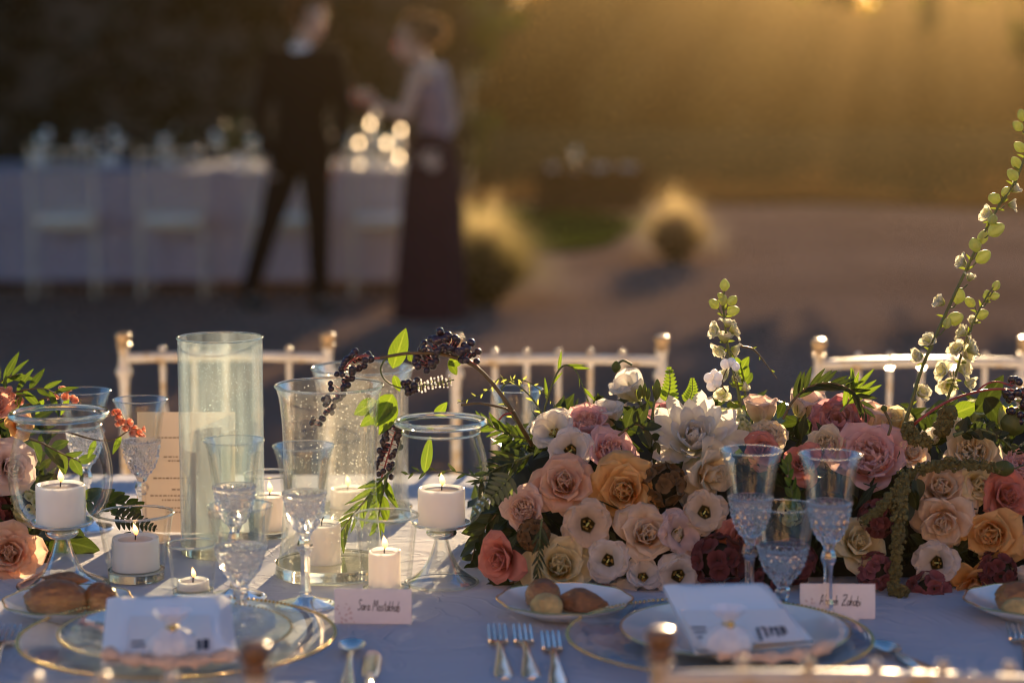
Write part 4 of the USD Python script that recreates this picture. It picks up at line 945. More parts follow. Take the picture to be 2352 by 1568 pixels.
for py, a, b in [(1003, 360, 408), (1047, 376, 408), (1056, 386, 408), (1096, 352, 432), (1122, 395, 414), (1136, 345, 432), (1146, 372, 430), (1164, 366, 426), (1174, 385, 414)]:
    x = a
    while x < b:
        w = rng.uniform(3, 9); q = [P_(x, py), P_(x + w, py), P_(x + w, py + 3.2), P_(x, py + 3.2)]; q = np.array(q); q[:, 1] = -0.0004; ln.append((q, np.array([[0, 1, 2, 3]]))); x += w + 2.5
part(t, 'printed_lines', join(ln), LOOK['faint_ink'], False)
(v, f), tw_ = handwriting('kheb dar aar', 0.009, 0.4, 0.05); a = math.radians(17); v = np.stack([v[:, 0] * math.cos(a) - v[:, 2] * math.sin(a), v[:, 1] - 0.0044, v[:, 0] * math.sin(a) + v[:, 2] * math.cos(a)], 1)
part(t, 'script_line', (v * [1.2, 1, 1] + P_(463, 1012) * [1, 0, 1], f), LOOK['faint_ink'])

# folded napkins with a favour bag, printed card and a strip of gauze
def quad_cloth(c, z, th, n=14, seed=0, curl=0.0):
    """A soft folded cloth between four table corners (tl, tr, br, bl), th thick."""
    c = np.array(c); u, w = np.meshgrid(np.linspace(0, 1, n), np.linspace(0, 1, n), indexing='ij')
    p = (c[0] * ((1 - u) * (1 - w))[..., None] + c[1] * (u * (1 - w))[..., None] + c[2] * (u * w)[..., None] + c[3] * ((1 - u) * w)[..., None])
    e = np.minimum(np.minimum(u, 1 - u), np.minimum(w, 1 - w)); edge = np.clip(e / 0.10, 0, 1) ** 0.5
    top = p.copy(); top[..., 2] += th * (0.35 + 0.65 * edge) + 0.002 * (meshkit.fbm(p * 60 + seed, 3, seed) - 0.5) * edge
    v = np.vstack([top.reshape(-1, 3), p.reshape(-1, 3)]); f = grid_faces(n, n); N = n * n
    b = [i * n for i in range(n)] + [(n - 1) * n + j for j in range(1, n)] + [i * n + n - 1 for i in range(n - 2, -1, -1)] + [j for j in range(n - 2, 0, -1)]
    s = [(b[i], b[(i + 1) % len(b)], N + b[(i + 1) % len(b)], N + b[i]) for i in range(len(b))]
    return v, np.vstack([f, f[:, ::-1] + N, np.array(s)])


def place_napkin(label, cor, zc, favour, tie, cardq, gz, seed, marks):
    c = [on(px, py, z) for (px, py), z in zip(cor, zc)]; o = np.mean(c, 0); o[2] = ZB + 0.01
    t = thing('folded_napkin', label, 'napkin', o)
    part(t, 'napkin', quad_cloth([q - o for q in c], 0, 0.012, seed=seed), LOOK['napkin'])
    lift = 0.0135
    def onq(px, py, dz=0.0):
        """The napkin's own plane under a pixel."""
        A = np.array(c); nrm = np.cross(A[1] - A[0], A[3] - A[0]); r = ray(px, py); d = ((A[0] + [0, 0, lift + dz] - EYE) @ nrm) / (r @ nrm); return EYE + r * d - o
    q = np.array([onq(*p) for p in cardq]); v = np.vstack([q + [0, 0, .0008], q]); part(t, 'printed_card', (v, np.array([(3, 2, 1, 0), (4, 5, 6, 7), (0, 1, 5, 4), (1, 2, 6, 5), (2, 3, 7, 6), (3, 0, 4, 7)])), LOOK['paper'], False)
    mk = []
    for (px, py, w, h, s) in marks:
        q = np.array([onq(px, py, .0012), onq(px + w, py, .0012), onq(px + w + s, py + h, .0012), onq(px + s, py + h, .0012)]); mk.append((q, np.array([[0, 1, 2, 3]])))
    for q in mk: part(t, 'printed_mark', q, LOOK['ink'], False)
    # favour bag of organza tied with a bead
    b = np.array(onq(*favour)); rng = np.random.default_rng(seed)
    bag = thing('favour_bag', 'little white organza favour bag tied with a golden bead on the %s napkin' % label.split()[0], 'favour bag', b + o)
    md = lambda th, r, z: r * (1 + 0.07 * np.sin(9 * th + seed) * np.clip(z / 0.02, 0, 1))
    part(bag, 'bag', lathe(dense([(0, 0.0), (0.022, 0.001), (0.0265, 0.008), (0.023, 0.018), (0.012, 0.026), (0.005, 0.029), (0.007, 0.033), (0.016, 0.042), (0.021, 0.046)], 4), 54, md), LOOK['organza'])
    part(bag, 'tie', ring(0.0056, 0.0015, 0.029, 20, 6), LOOK['gold'])
    part(bag, 'bead', ball((0.002, -0.0075, 0.0295), 0.0042, 2), LOOK['gold'])
    for k in range(11):
        a = rng.uniform(0, 2 * PI); r = rng.uniform(0.002, 0.015); part(bag, 'sugared_almond', ball((r * math.cos(a), r * math.sin(a), rng.uniform(0.006, 0.015)), 0.0062, 1, (1.3, 0.9, 0.8)), LOOK['wax'])
    # gauze strip
    G = np.array([onq(px, py, 0.004) for px, py in gz]); pts = dense(G, 6) + o
    g = thing('gauze_ribbon', 'crumpled peach gauze strip along the front of the %s napkin' % label.split()[0], 'ribbon', pts[0])
    w = np.linspace(0, 30, len(pts)); rad = 0.0075 * (1 + 0.35 * np.sin(w) + 0.25 * np.sin(2.3 * w))
    v, f = tube(pts - pts[0], rad, 12); v = v * [1, 1, 0.8] + 0.003 * (meshkit.fbm(v * 120, 3, 1)[:, None] - 0.5); part(g, 'gauze', (v, f), LOOK['gauze'])


place_napkin('left folded white napkin with rounded bag on the blue glass plate', [(246, 1382), (528, 1374), (546, 1520), (232, 1526)], [0.832, 0.832, 0.797, 0.797], (396, 1500), None,
             [(300, 1415), (480, 1412), (492, 1500), (292, 1502)], [(240, 1498), (300, 1515), (395, 1524), (470, 1516), (548, 1500)], 3, [(300, 1470, 30, 4, 2), (300, 1480, 36, 4, 2), (452, 1468, 10, 22, 0), (466, 1466, 14, 24, 0)])
place_napkin('right folded white napkin with dark printed letters, slanting across the plate', [(1522, 1352), (1762, 1350), (1868, 1478), (1596, 1502)], [0.832, 0.832, 0.797, 0.797], (1672, 1492), None,
             [(1560, 1402), (1800, 1400), (1850, 1470), (1610, 1484)], [(1650, 1500), (1700, 1508), (1780, 1510), (1850, 1498), (1916, 1476)], 6,
             [(1735, 1440, 7, 30, 11), (1746, 1438, 10, 5, 1), (1752, 1440, 7, 22, 8), (1764, 1438, 6, 20, 8), (1772, 1440, 9, 5, 1), (1778, 1438, 7, 22, 8), (1788, 1436, 7, 22, 9), (1796, 1437, 6, 16, 8), (1585, 1438, 34, 4, 4), (1592, 1448, 44, 4, 4), (1600, 1460, 14, 4, 2)])

# glasses and flowers on the background table: they catch the sun behind the couple
tr = np.random.default_rng(21)
g2 = None
gl_l = ['bright wine glass at the right end of the background table, %s' % s for s in ('outermost', 'second from the end', 'third from the end', 'behind the skirt', 'nearest the woman', 'below her drink', 'left of her hand', 'nearest the man')]
for k in range(8):
    p = (-0.78 - 0.085 * k + tr.uniform(-0.03, 0.03), 13.9 + tr.uniform(0, 0.5), Z2 + 0.001)
    if g2 is None:
        g2 = thing('wine_glass', gl_l[0], 'wine glass', p, group='glasses at the end of the background table')
        part(g2, 'bowl', lathe(np.vstack([dense([(0.004, 0.09), (0.028, 0.105), (0.037, 0.135), (0.034, 0.175), (0.031, 0.20)], 4), dense([(0.0295, 0.20), (0.0325, 0.175), (0.0355, 0.135), (0.0265, 0.107), (0, 0.094)], 4)]), 28), LOOK['far_crystal'])
        part(g2, 'stem', lathe([(0, 0.092), (0.0045, 0.09), (0.0035, 0.05), (0.006, 0.01), (0.03, 0.003), (0.034, 0.0005), (0, 0.0005)], 20), LOOK['far_crystal'])
    else: dup(g2, p, 10 * k, gl_l[k])
fg_l = ['dim wine glass on the dark left half of the background table, %s' % s for s in ('leftmost', 'second', 'third', 'fourth', 'fifth', 'sixth', 'seventh', 'nearest the man')]
for k in range(8): dup(g2, (-3.3 + 0.28 * k + tr.uniform(-0.05, 0.05), 13.95 + tr.uniform(0, 0.4), Z2 + 0.001), 10 * k, fg_l[k], group='dim glasses on the background table')
petal_mat('drink', (0.85, 0.22, 0.01), (0.9, 0.25, 0.01), (0.9, 0.3, 0.02), 0.6)
hp = wp + np.array(K['wrL']) + np.array([-0.075, -0.045, -0.03])
dk = thing('drink_glass', 'tumbler of orange drink held by the woman, catching the sun', 'glass', hp)
part(dk, 'glass', lathe([(0, 0.001), (0.026, 0.001), (0.031, 0.11), (0.030, 0.11), (0.0255, 0.006), (0, 0.006)], 28), LOOK['far_crystal'])
part(dk, 'drink', lathe([(0, 0.008), (0.0245, 0.008), (0.0275, 0.075), (0, 0.075)], 28), LOOK['drink'])

# candle flames added on the background table, standing in for bright glints
mat('glint_flame', {'e': ('emission', {'color': (1.0, 0.66, 0.34), 'strength': 6.0})}, [], 'e.emission')
CL = [(862, 232, 'tallest, level with the drink'), (850, 285, 'left of the drink hand'), (888, 330, 'brightest in the middle'), (921, 300, 'next to the skirt waist'), (917, 362, 'low, behind the skirt'), (906, 388, 'lowest of the group'), (931, 392, 'lowest, right at the skirt'), (826, 378, 'lowest left, towards the man'), (824, 330, 'nearest the man')]
for k, (px, py, w) in enumerate(CL):
    q = at(px, py, 14.0 + 0.07 * (k % 4)); h = q[2] - Z2 - 0.001; cs = thing('added_candlestick', 'burning candle added for a bright glint among glasses at the background table end, ' + w, 'candle', (q[0], q[1], Z2 + 0.001), group='added candles on the background table')
    part(cs, 'holder', lathe(dense([(0, 0), (0.035, 0.001), (0.03, 0.006), (0.008, 0.012), (0.008, max(0.02, h - 0.12)), (0.016, max(0.03, h - 0.11)), (0, max(0.031, h - 0.108))], 3), 16), LOOK['far_crystal']); part(cs, 'wax', tube([[0, 0, max(0.0, h - 0.107)], [0, 0, h * 0.5 + max(0, h - 0.107) * 0.5], [0, 0, h - 0.02]], 0.010, 10), LOOK['wax'])
    z = np.linspace(0, 1, 9); part(cs, 'flame', up(lathe(np.stack([0.0085 * np.sin(PI * z ** 0.7), 0.04 * z], 1), 10), 0, 0, h - 0.015), LOOK['glint_flame'])
# a low bench far off beside the lawn with pale things on it
fo = at(1358, 392, 20.6); h = fo[2]; plain('bench_wood', (0.09, 0.04, 0.018), var=0.3, scale=10.0, matte=True); plain('dull_ceramic', (0.40, 0.36, 0.35), var=0.1, matte=True); ft = thing('low_bench', 'low reddish brown bench far off beside the lawn, carrying pale crockery', 'bench', (fo[0], fo[1], 0))
part(ft, 'seat', box(-0.55, -0.22, h - 0.06, 0.55, 0.22, h), LOOK['bench_wood'], False)
for sx in (-1, 1): part(ft, 'leg', box(sx * 0.46 - 0.05, -0.18, 0, sx * 0.46 + 0.05, 0.18, h - 0.061), LOOK['bench_wood'], False)
part(ft, 'front_panel', box(-0.405, -0.16, 0.05, 0.405, -0.12, h - 0.062), LOOK['bench_wood'], False)
for k, (dx, w) in enumerate(((-0.36, 0.06), (0.08, 0.10), (0.34, 0.09))):
    d_ = thing('bowl', ['pale bowl at the left end of the far-off low bench', 'wide pale dish in the middle of the far-off low bench', 'pale dish at the right end of the far-off low bench'][k], 'bowl', (fo[0] + dx, fo[1], h + 0.001)); part(d_, 'bowl', lathe(dense([(0, 0.004), (w * 0.5, 0.001), (w, 0.05), (w * 0.95, 0.05), (w * 0.45, 0.008), (0, 0.008)], 3), 24), LOOK['dull_ceramic'])
dup(g2, (fo[0] - 0.15, fo[1], h + 0.001), 0, 'lone wine glass glinting on the far-off low bench', group='glass on the far-off bench')
# small flower bowls along the background table
fr = np.random.default_rng(23)
for k in range(7):
    x = (-3.5, -3.05, -2.6, -2.2, -1.75, -1.3, -0.95)[k]; cp = thing('flower_bowl', 'dim small flower arrangement on the background table, ' + ('leftmost', 'second from the left', 'third from the left', 'middle one', 'just left of the man', 'between the man and the woman', 'at the right end')[k], 'flowers', (x, 14.35, Z2 + 0.001), group='flower bowls on the background table')
    part(cp, 'bowl', lathe([(0, 0), (0.04, 0), (0.075, 0.07), (0.07, 0.07), (0, 0.01)], 20), LOOK['porcelain'])
    lc, uv = leaf_cloud(fr, fr.normal(size=(30, 3)) * [0.07, 0.06, 0.05] + [0, 0, 0.15], 0.06, 9, 0.03); lc[0][:, 2] = np.maximum(lc[0][:, 2], 0.03); part(cp, 'leaves', lc, LOOK['dark_foliage'], False, uv, kind='stuff')
    for j in range(7): part(cp, 'blossom', ball(fr.normal(size=3) * [0.08, 0.05, 0.05] + [0, -0.04, 0.17], 0.024, 1, (1, 1, 0.8)), LOOK[('porcelain', 'print_pink', 'gauze')[j % 3]])
# ------------------------------------------------------------------ flowers
PC = {  # base, mid, tip
    'white': ((0.62, 0.66, 0.36), (0.82, 0.80, 0.72), (0.86, 0.84, 0.80)), 'whiteeye': ((0.10, 0.08, 0.02), (0.80, 0.77, 0.70), (0.86, 0.83, 0.80)),
    'cream': ((0.82, 0.58, 0.28), (0.89, 0.74, 0.50), (0.90, 0.80, 0.62)), 'yellow': ((0.80, 0.58, 0.16), (0.89, 0.76, 0.38), (0.90, 0.82, 0.54)),
    'creampeach': ((0.88, 0.46, 0.20), (0.90, 0.65, 0.43), (0.91, 0.77, 0.61)), 'peach': ((0.82, 0.38, 0.20), (0.86, 0.50, 0.34), (0.88, 0.62, 0.47)),
    'apricot': ((0.89, 0.38, 0.08), (0.91, 0.50, 0.15), (0.91, 0.61, 0.27)), 'blush': ((0.88, 0.48, 0.33), (0.88, 0.58, 0.46), (0.90, 0.69, 0.60)),
    'pink': ((0.86, 0.32, 0.28), (0.86, 0.45, 0.44), (0.89, 0.61, 0.60)), 'salmon': ((0.70, 0.17, 0.12), (0.74, 0.24, 0.18), (0.78, 0.34, 0.28)),
    'dusty': ((0.60, 0.46, 0.20), (0.62, 0.28, 0.26), (0.66, 0.34, 0.38)), 'beige': ((0.14, 0.10, 0.03), (0.80, 0.66, 0.50), (0.84, 0.72, 0.60)),
    'pinkwhite': ((0.12, 0.09, 0.03), (0.80, 0.62, 0.58), (0.84, 0.70, 0.68)), 'palegreen': ((0.50, 0.56, 0.18), (0.66, 0.70, 0.36), (0.74, 0.76, 0.48)),
    'burgundy': ((0.10, 0.03, 0.03), (0.17, 0.045, 0.05), (0.22, 0.07, 0.075)), 'mauve': ((0.20, 0.07, 0.08), (0.28, 0.09, 0.11), (0.34, 0.13, 0.15)), 'brown': ((0.12, 0.07, 0.03), (0.17, 0.10, 0.045), (0.22, 0.13, 0.06)),
    'blushwhite': ((0.66, 0.66, 0.26), (0.85, 0.78, 0.66), (0.88, 0.72, 0.66)), 'larkspur': ((0.45, 0.55, 0.14), (0.72, 0.74, 0.44), (0.86, 0.85, 0.70)), 'coral': ((0.72, 0.30, 0.20), (0.78, 0.38, 0.28), (0.82, 0.48, 0.38))}
for k, c in PC.items(): petal_mat('petal_' + k, *c, trans=0.48 if k not in ('burgundy', 'mauve', 'brown') else 0.3, eye=k in ('whiteeye', 'beige', 'pinkwhite'))
leaf_mat('fresh_leaf', (0.10, 0.15, 0.025), (0.16, 0.21, 0.05)); leaf_mat('dark_leaf', (0.030, 0.044, 0.016), (0.05, 0.07, 0.03), 0.3); leaf_mat('mid_leaf', (0.055, 0.085, 0.018), (0.09, 0.12, 0.04), 0.42); leaf_mat('grey_leaf', (0.12, 0.15, 0.09), (0.17, 0.2, 0.13), 0.3)
leaf_mat('sepal', (0.13, 0.16, 0.045), (0.17, 0.2, 0.07), 0.4); leaf_mat('bud', (0.42, 0.44, 0.20), (0.50, 0.52, 0.28), 0.35)
plain('stem_green', (0.10, 0.12, 0.035), 0.5, var=0.25, scale=60.0); plain('stem_brown', (0.12, 0.075, 0.03), 0.5, var=0.3, scale=80.0); plain('stem_red', (0.30, 0.05, 0.045), 0.35, var=0.25, scale=60.0)
plain('berry', (0.022, 0.006, 0.010), 0.16, var=0.5, scale=90.0, coat_weight=0.6); plain('green_berry', (0.30, 0.33, 0.14), 0.3, var=0.3, scale=90.0)
plain('snowberry', (0.84, 0.77, 0.70), 0.4, var=0.1, scale=60.0, subsurface_weight=0.4, subsurface_scale=0.004, subsurface_radius=(1.0, 0.9, 0.8)); plain('stamen', (0.22, 0.13, 0.015), 0.6, var=0.3, scale=200.0); plain('stigma', (0.42, 0.44, 0.12), 0.5, var=0.2, scale=200.0)
plain('amaranth', (0.15, 0.125, 0.035), 0.85, var=0.4, scale=120.0, bump=1.0, bscale=500.0); plain('moss', (0.018, 0.020, 0.010), 0.95, var=0.4, scale=30.0)

YC, BA, BB = 2.985, 0.255, 0.205       # the flower bank along the table: centre line and half axes


def bank(px, py, k=1.0):
    """Where the line of sight meets the bank's outer hull, and the hull's normal there."""
    r = ray(px, py); o = np.array([EYE[1] - YC, EYE[2] - ZT]); d = r[1:]
    a, b = BA * k, BB * k; A = (d[0] / a) ** 2 + (d[1] / b) ** 2; B = 2 * (o[0] * d[0] / a ** 2 + o[1] * d[1] / b ** 2); C = (o[0] / a) ** 2 + (o[1] / b) ** 2 - 1
    q = B * B - 4 * A * C
    t = (-B - math.sqrt(q)) / (2 * A) if q > 0 else -B / (2 * A)
    p = EYE + r * t; n = np.array([0, (p[1] - YC) / a ** 2, (p[2] - ZT) / b ** 2]); n /= np.linalg.norm(n)
    if n[2] < 0: n[2] = 0; n /= np.linalg.norm(n)
    return p, n


def petal(theta, L, W, a0, a1, rb, rho, curl=0.0, ruf=0.0, rng=None, nu=9, nv=9, pw=1.0, lance=False, zb=0.0, tipcurl=0.0):
    """One petal: a strip of length L whose direction leans from a0 to a1 off the flower's axis, bent round it with radius rho."""
    s = np.linspace(-1, 1, nu)[:, None]; v = (np.linspace(0, 1, nv) ** 0.85)[None]
    vv = np.linspace(0, 1, 33); an = a0 + (a1 - a0) * vv ** pw; dr, dz = np.sin(an), np.cos(an)
    R = rb + L * np.concatenate([[0], np.cumsum((dr[1:] + dr[:-1]) / 64)]); Z = zb + L * np.concatenate([[0], np.cumsum((dz[1:] + dz[:-1]) / 64)])
    r, z, a = np.interp(v[0], vv, R)[None], np.interp(v[0], vv, Z)[None], np.interp(v[0], vv, an)[None]
    if lance: out = np.clip(0.35 + 0.65 * np.sin(PI * np.clip(v * 0.62 + 0.08, 0, 1)), 0, 1) * np.sqrt(np.clip(1 - np.clip((v - 0.45) / 0.55, 0, 1) ** 1.9, 0, 1))
    else: out = (0.30 + 0.70 * np.sin(np.clip(v / 0.6, 0, 1) * PI / 2)) * np.sqrt(np.clip(1 - np.clip((v - 0.5) / 0.5, 0, 1) ** 2.8, 0, 1))
    x = s * W * out; psi = np.clip(x / rho, -2.3, 2.3); lat, inn = rho * np.sin(psi), rho * (1 - np.cos(psi))
    nr, nz = -np.cos(a), np.sin(a)                       # towards the axis
    e = np.abs(s) ** 3 * np.clip(v * 1.6 - 0.3, 0, 1); w = inn - curl * W * e - tipcurl * L * np.clip((v - 0.72) / 0.28, 0, 1) ** 2
    if ruf:
        ph = rng.uniform(0, 6.3, 4)
        w = w + ruf * L * v ** 2.2 * (np.sin(5 * s + ph[0]) * 0.5 + np.sin(9 * s + ph[1]) * 0.3 * np.abs(s) + 0.35 * np.sin(4 * v + ph[2]) * s)
        z = z + ruf * 0.5 * L * v ** 3 * np.sin(7 * s + ph[3])
    rr, zz = r + nr * w, z + nz * w + 0 * s
    c, sn = math.cos(theta), math.sin(theta)
    P = np.stack([rr * c - lat * sn, rr * sn + lat * c, zz], -1).reshape(-1, 3)
    uv = np.stack([np.broadcast_to((s + 1) / 2, (nu, nv)), np.broadcast_to(v, (nu, nv))], -1).reshape(-1, 2)
    return (P, grid_faces(nu, nv)), uv


D2 = math.radians


def lerp(a, b, t): return a + (b - a) * t


def rose(t, R, col, rng, n=24, op=0.8):
    R = R * 0.86
    for k in range(n):
        u = k / (n - 1); j = rng.normal(size=4) * 0.06
        a0, a1 = D2(lerp(4, 46 * (0.6 + op * 0.5), u ** 1.25)) + j[0], D2(lerp(-24, 30 + 66 * op, u ** 1.15)) + j[1] * 2
        m, uv = petal(k * 2.4 + j[2] * 2, R * lerp(1.0, 1.12, u) * (1 + j[3] * 0.6), R * lerp(0.30, 0.66, u ** 0.7), a0, a1, R * lerp(0.02, 0.13, u), R * lerp(0.13, 0.72, u), 0.42 * u ** 2 * rng.uniform(0.5, 1.5), 0.03 + 0.03 * u, rng, 11, 9, tipcurl=0.12 * u ** 2 * rng.uniform(0.3, 1.3))
        part(t, 'petal', m, LOOK['petal_' + col], True, uv)


def garden_rose(t, R, col, rng, n=15, inner=34):
    R = R * 0.95
    for k in range(n):
        u = k / (n - 1)
        m, uv = petal(k * 2.4 + rng.normal() * 0.1, R * lerp(0.85, 1.15, u), R * lerp(0.45, 0.62, u), D2(lerp(38, 70, u)), D2(lerp(2, 46, u ** 1.3)), R * 0.12, R * lerp(0.5, 0.75, u), 0.2 * u, 0.05, rng, 11, 9, pw=0.8, tipcurl=0.08 * u)
        part(t, 'petal', m, LOOK['petal_' + col], True, uv)
    for k in range(inner):
        r, a = 0.50 * R * math.sqrt((k + 0.5) / inner), k * 2.4; b = a + rng.choice([0, 0, PI / 2, -PI / 2]) + rng.normal() * 0.35
        (v, f), uv = petal(b, R * rng.uniform(0.46, 0.58), R * rng.uniform(0.22, 0.34), D2(rng.uniform(-4, 10)), D2(rng.uniform(-38, -8)), 0.02 * R, R * rng.uniform(0.16, 0.32), 0.3, 0.10, rng, 9, 7)
        part(t, 'petal', (v + [r * math.cos(a), r * math.sin(a), 0.16 * R], f), LOOK['petal_' + col], True, uv)


def lisianthus(t, R, col, rng, n=10, cup=None, ruf=0.09, stam=True):
    cup = rng.uniform(-0.05, 0.42) if cup is None else cup; ruf = ruf * rng.uniform(0.8, 1.5)
    for k in range(n):
        u = k / (n - 1)
        m, uv = petal(k * 2.4 + rng.normal() * 0.12, R * lerp(0.95, 1.15, u), R * 0.58, D2(lerp(10, 20, u)) * (1 - 0.5 * cup), D2(lerp(74, 118, u)) * (1 - 0.75 * cup), R * 0.13, R * 0.85, 0.12, ruf, rng, 13, 12, pw=1.6 if cup > 0.6 else 0.75, tipcurl=0.08 * rng.random())
        part(t, 'petal', m, LOOK['petal_' + col], True, uv)
    if stam:
        for k in range(5):
            a = k * 1.257 + rng.normal() * 0.35; q = np.array([math.cos(a), math.sin(a), 0]) * R * 0.13
            part(t, 'stamen', join([tube([q * 0.3 + [0, 0, 0.05 * R], q * 1.3 + [0, 0, 0.26 * R]], R * 0.016, 5), ball(q * 1.3 + [0, 0, 0.28 * R], R * 0.05, 1, (1, 1.4, 0.7))]), LOOK['stamen'])
        part(t, 'stigma', join([tube([[0, 0, 0.05 * R], [0, 0, 0.3 * R]], R * 0.04, 7), ball((0.045 * R, 0, 0.32 * R), R * 0.06, 1, (1, 0.7, 0.7)), ball((-0.045 * R, 0, 0.32 * R), R * 0.06, 1, (1, 0.7, 0.7))]), LOOK['stigma'])
    else:
        calyx(t, R)


def calyx(t, R):
    for k in range(5):
        m, uv = petal(k * 1.257, R * 0.75, R * 0.09, D2(40), D2(4), R * 0.03, R * 0.3, nu=5, nv=6, lance=True, zb=-0.06 * R); part(t, 'sepal', m, LOOK['sepal'], True, uv)
    part(t, 'stem', tube([[0, 0, 0.02 * R], [0, 0, -0.4 * R], [0.1 * R, 0, -1.1 * R]], R * 0.05, 7), LOOK['stem_green'])


def dahlia(t, R, col, rng, n=58):
    for k in range(n):
        u = k / (n - 1)
        L = R * lerp(0.55, 1.04, u ** 0.6) * rng.uniform(0.92, 1.06)
        m, uv = petal(k * 2.39996 + rng.normal() * 0.07, L, R * lerp(0.15, 0.225, u), D2(lerp(4, 72, u ** 0.9)) + rng.normal() * 0.07, D2(lerp(-14, 100, u ** 1.7)) + rng.normal() * 0.16, R * lerp(0.02, 0.16, u), R * lerp(0.16, 0.34, u), 0.0, 0.03, rng, 7, 10, lance=True, zb=R * lerp(0.16, 0.0, u), tipcurl=-0.05)
        part(t, 'petal', m, LOOK['petal_' + col], True, uv)
    for k, (a, b0) in enumerate(((-1.75, 112), (-1.25, 100), (2.75, 104), (-2.6, 110), (0.3, 100))):
        m, uv = petal(a, R * 1.12, R * 0.21, D2(78), D2(b0 + 18), R * 0.15, R * 0.34, 0, 0.04, rng, 7, 10, lance=True, tipcurl=-0.04); part(t, 'petal', m, LOOK['petal_' + col], True, uv)


def hydrangea(t, R, col, rng, n=26, pet=4):
    part(t, 'core', ball((0, 0, 0.1 * R), R * 0.55, 2), LOOK['moss'])
    for k in range(n):
        z = 1 - 1.55 * (k + 0.5) / n; a = k * 2.4; d = np.array([math.sqrt(max(0, 1 - z * z)) * math.cos(a), math.sqrt(max(0, 1 - z * z)) * math.sin(a), z]); d += rng.normal(size=3) * 0.12; d /= np.linalg.norm(d)
        M = frame(d * R * rng.uniform(0.58, 0.72), d, rng.uniform(0, 6)); ms, us = [], []
        for q in range(pet):
            (v, f), uv = petal(q * 2 * PI / pet, R * 0.34, R * 0.20, D2(52), D2(rng.uniform(70, 100)), R * 0.02, R * 0.4, 0, 0.08, rng, 5, 6); ms.append((T(v, M), f)); us.append(uv)
        part(t, 'floret', join(ms), LOOK['petal_' + col], True, np.vstack(us))


def carnation(t, R, col, rng, n=26):
    for k in range(n):
        u = k / (n - 1)
        m, uv = petal(k * 2.4, R * lerp(0.7, 1.12, u), R * lerp(0.35, 0.6, u), D2(lerp(2, 34, u)), D2(lerp(10, 96, u)), R * 0.08, R * lerp(0.3, 0.8, u), 0.1, 0.17, rng, 13, 9); part(t, 'petal', m, LOOK['petal_' + col], True, uv)


KIND = {'rose': (rose, 'rose', 'rose'), 'garden': (garden_rose, 'garden_rose', 'rose'), 'lis': (lisianthus, 'lisianthus', 'flower'), 'bell': (lambda t, R, c, g: lisianthus(t, R, c, g, 6, 0.75, 0.07, False), 'lisianthus', 'flower'),
        'dahlia': (dahlia, 'dahlia', 'dahlia'), 'hyd': (hydrangea, 'hydrangea', 'hydrangea'), 'carn': (carnation, 'carnation', 'carnation'), 'open': (lambda t, R, c, g: rose(t, R, c, g, 18, 1.15), 'rose', 'rose'), 'half': (lambda t, R, c, g: rose(t, R, c, g, 20, 0.5), 'rose', 'rose'), 'tight': (lambda t, R, c, g: rose(t, R, c, g, 16, 0.25), 'rose', 'rose')}

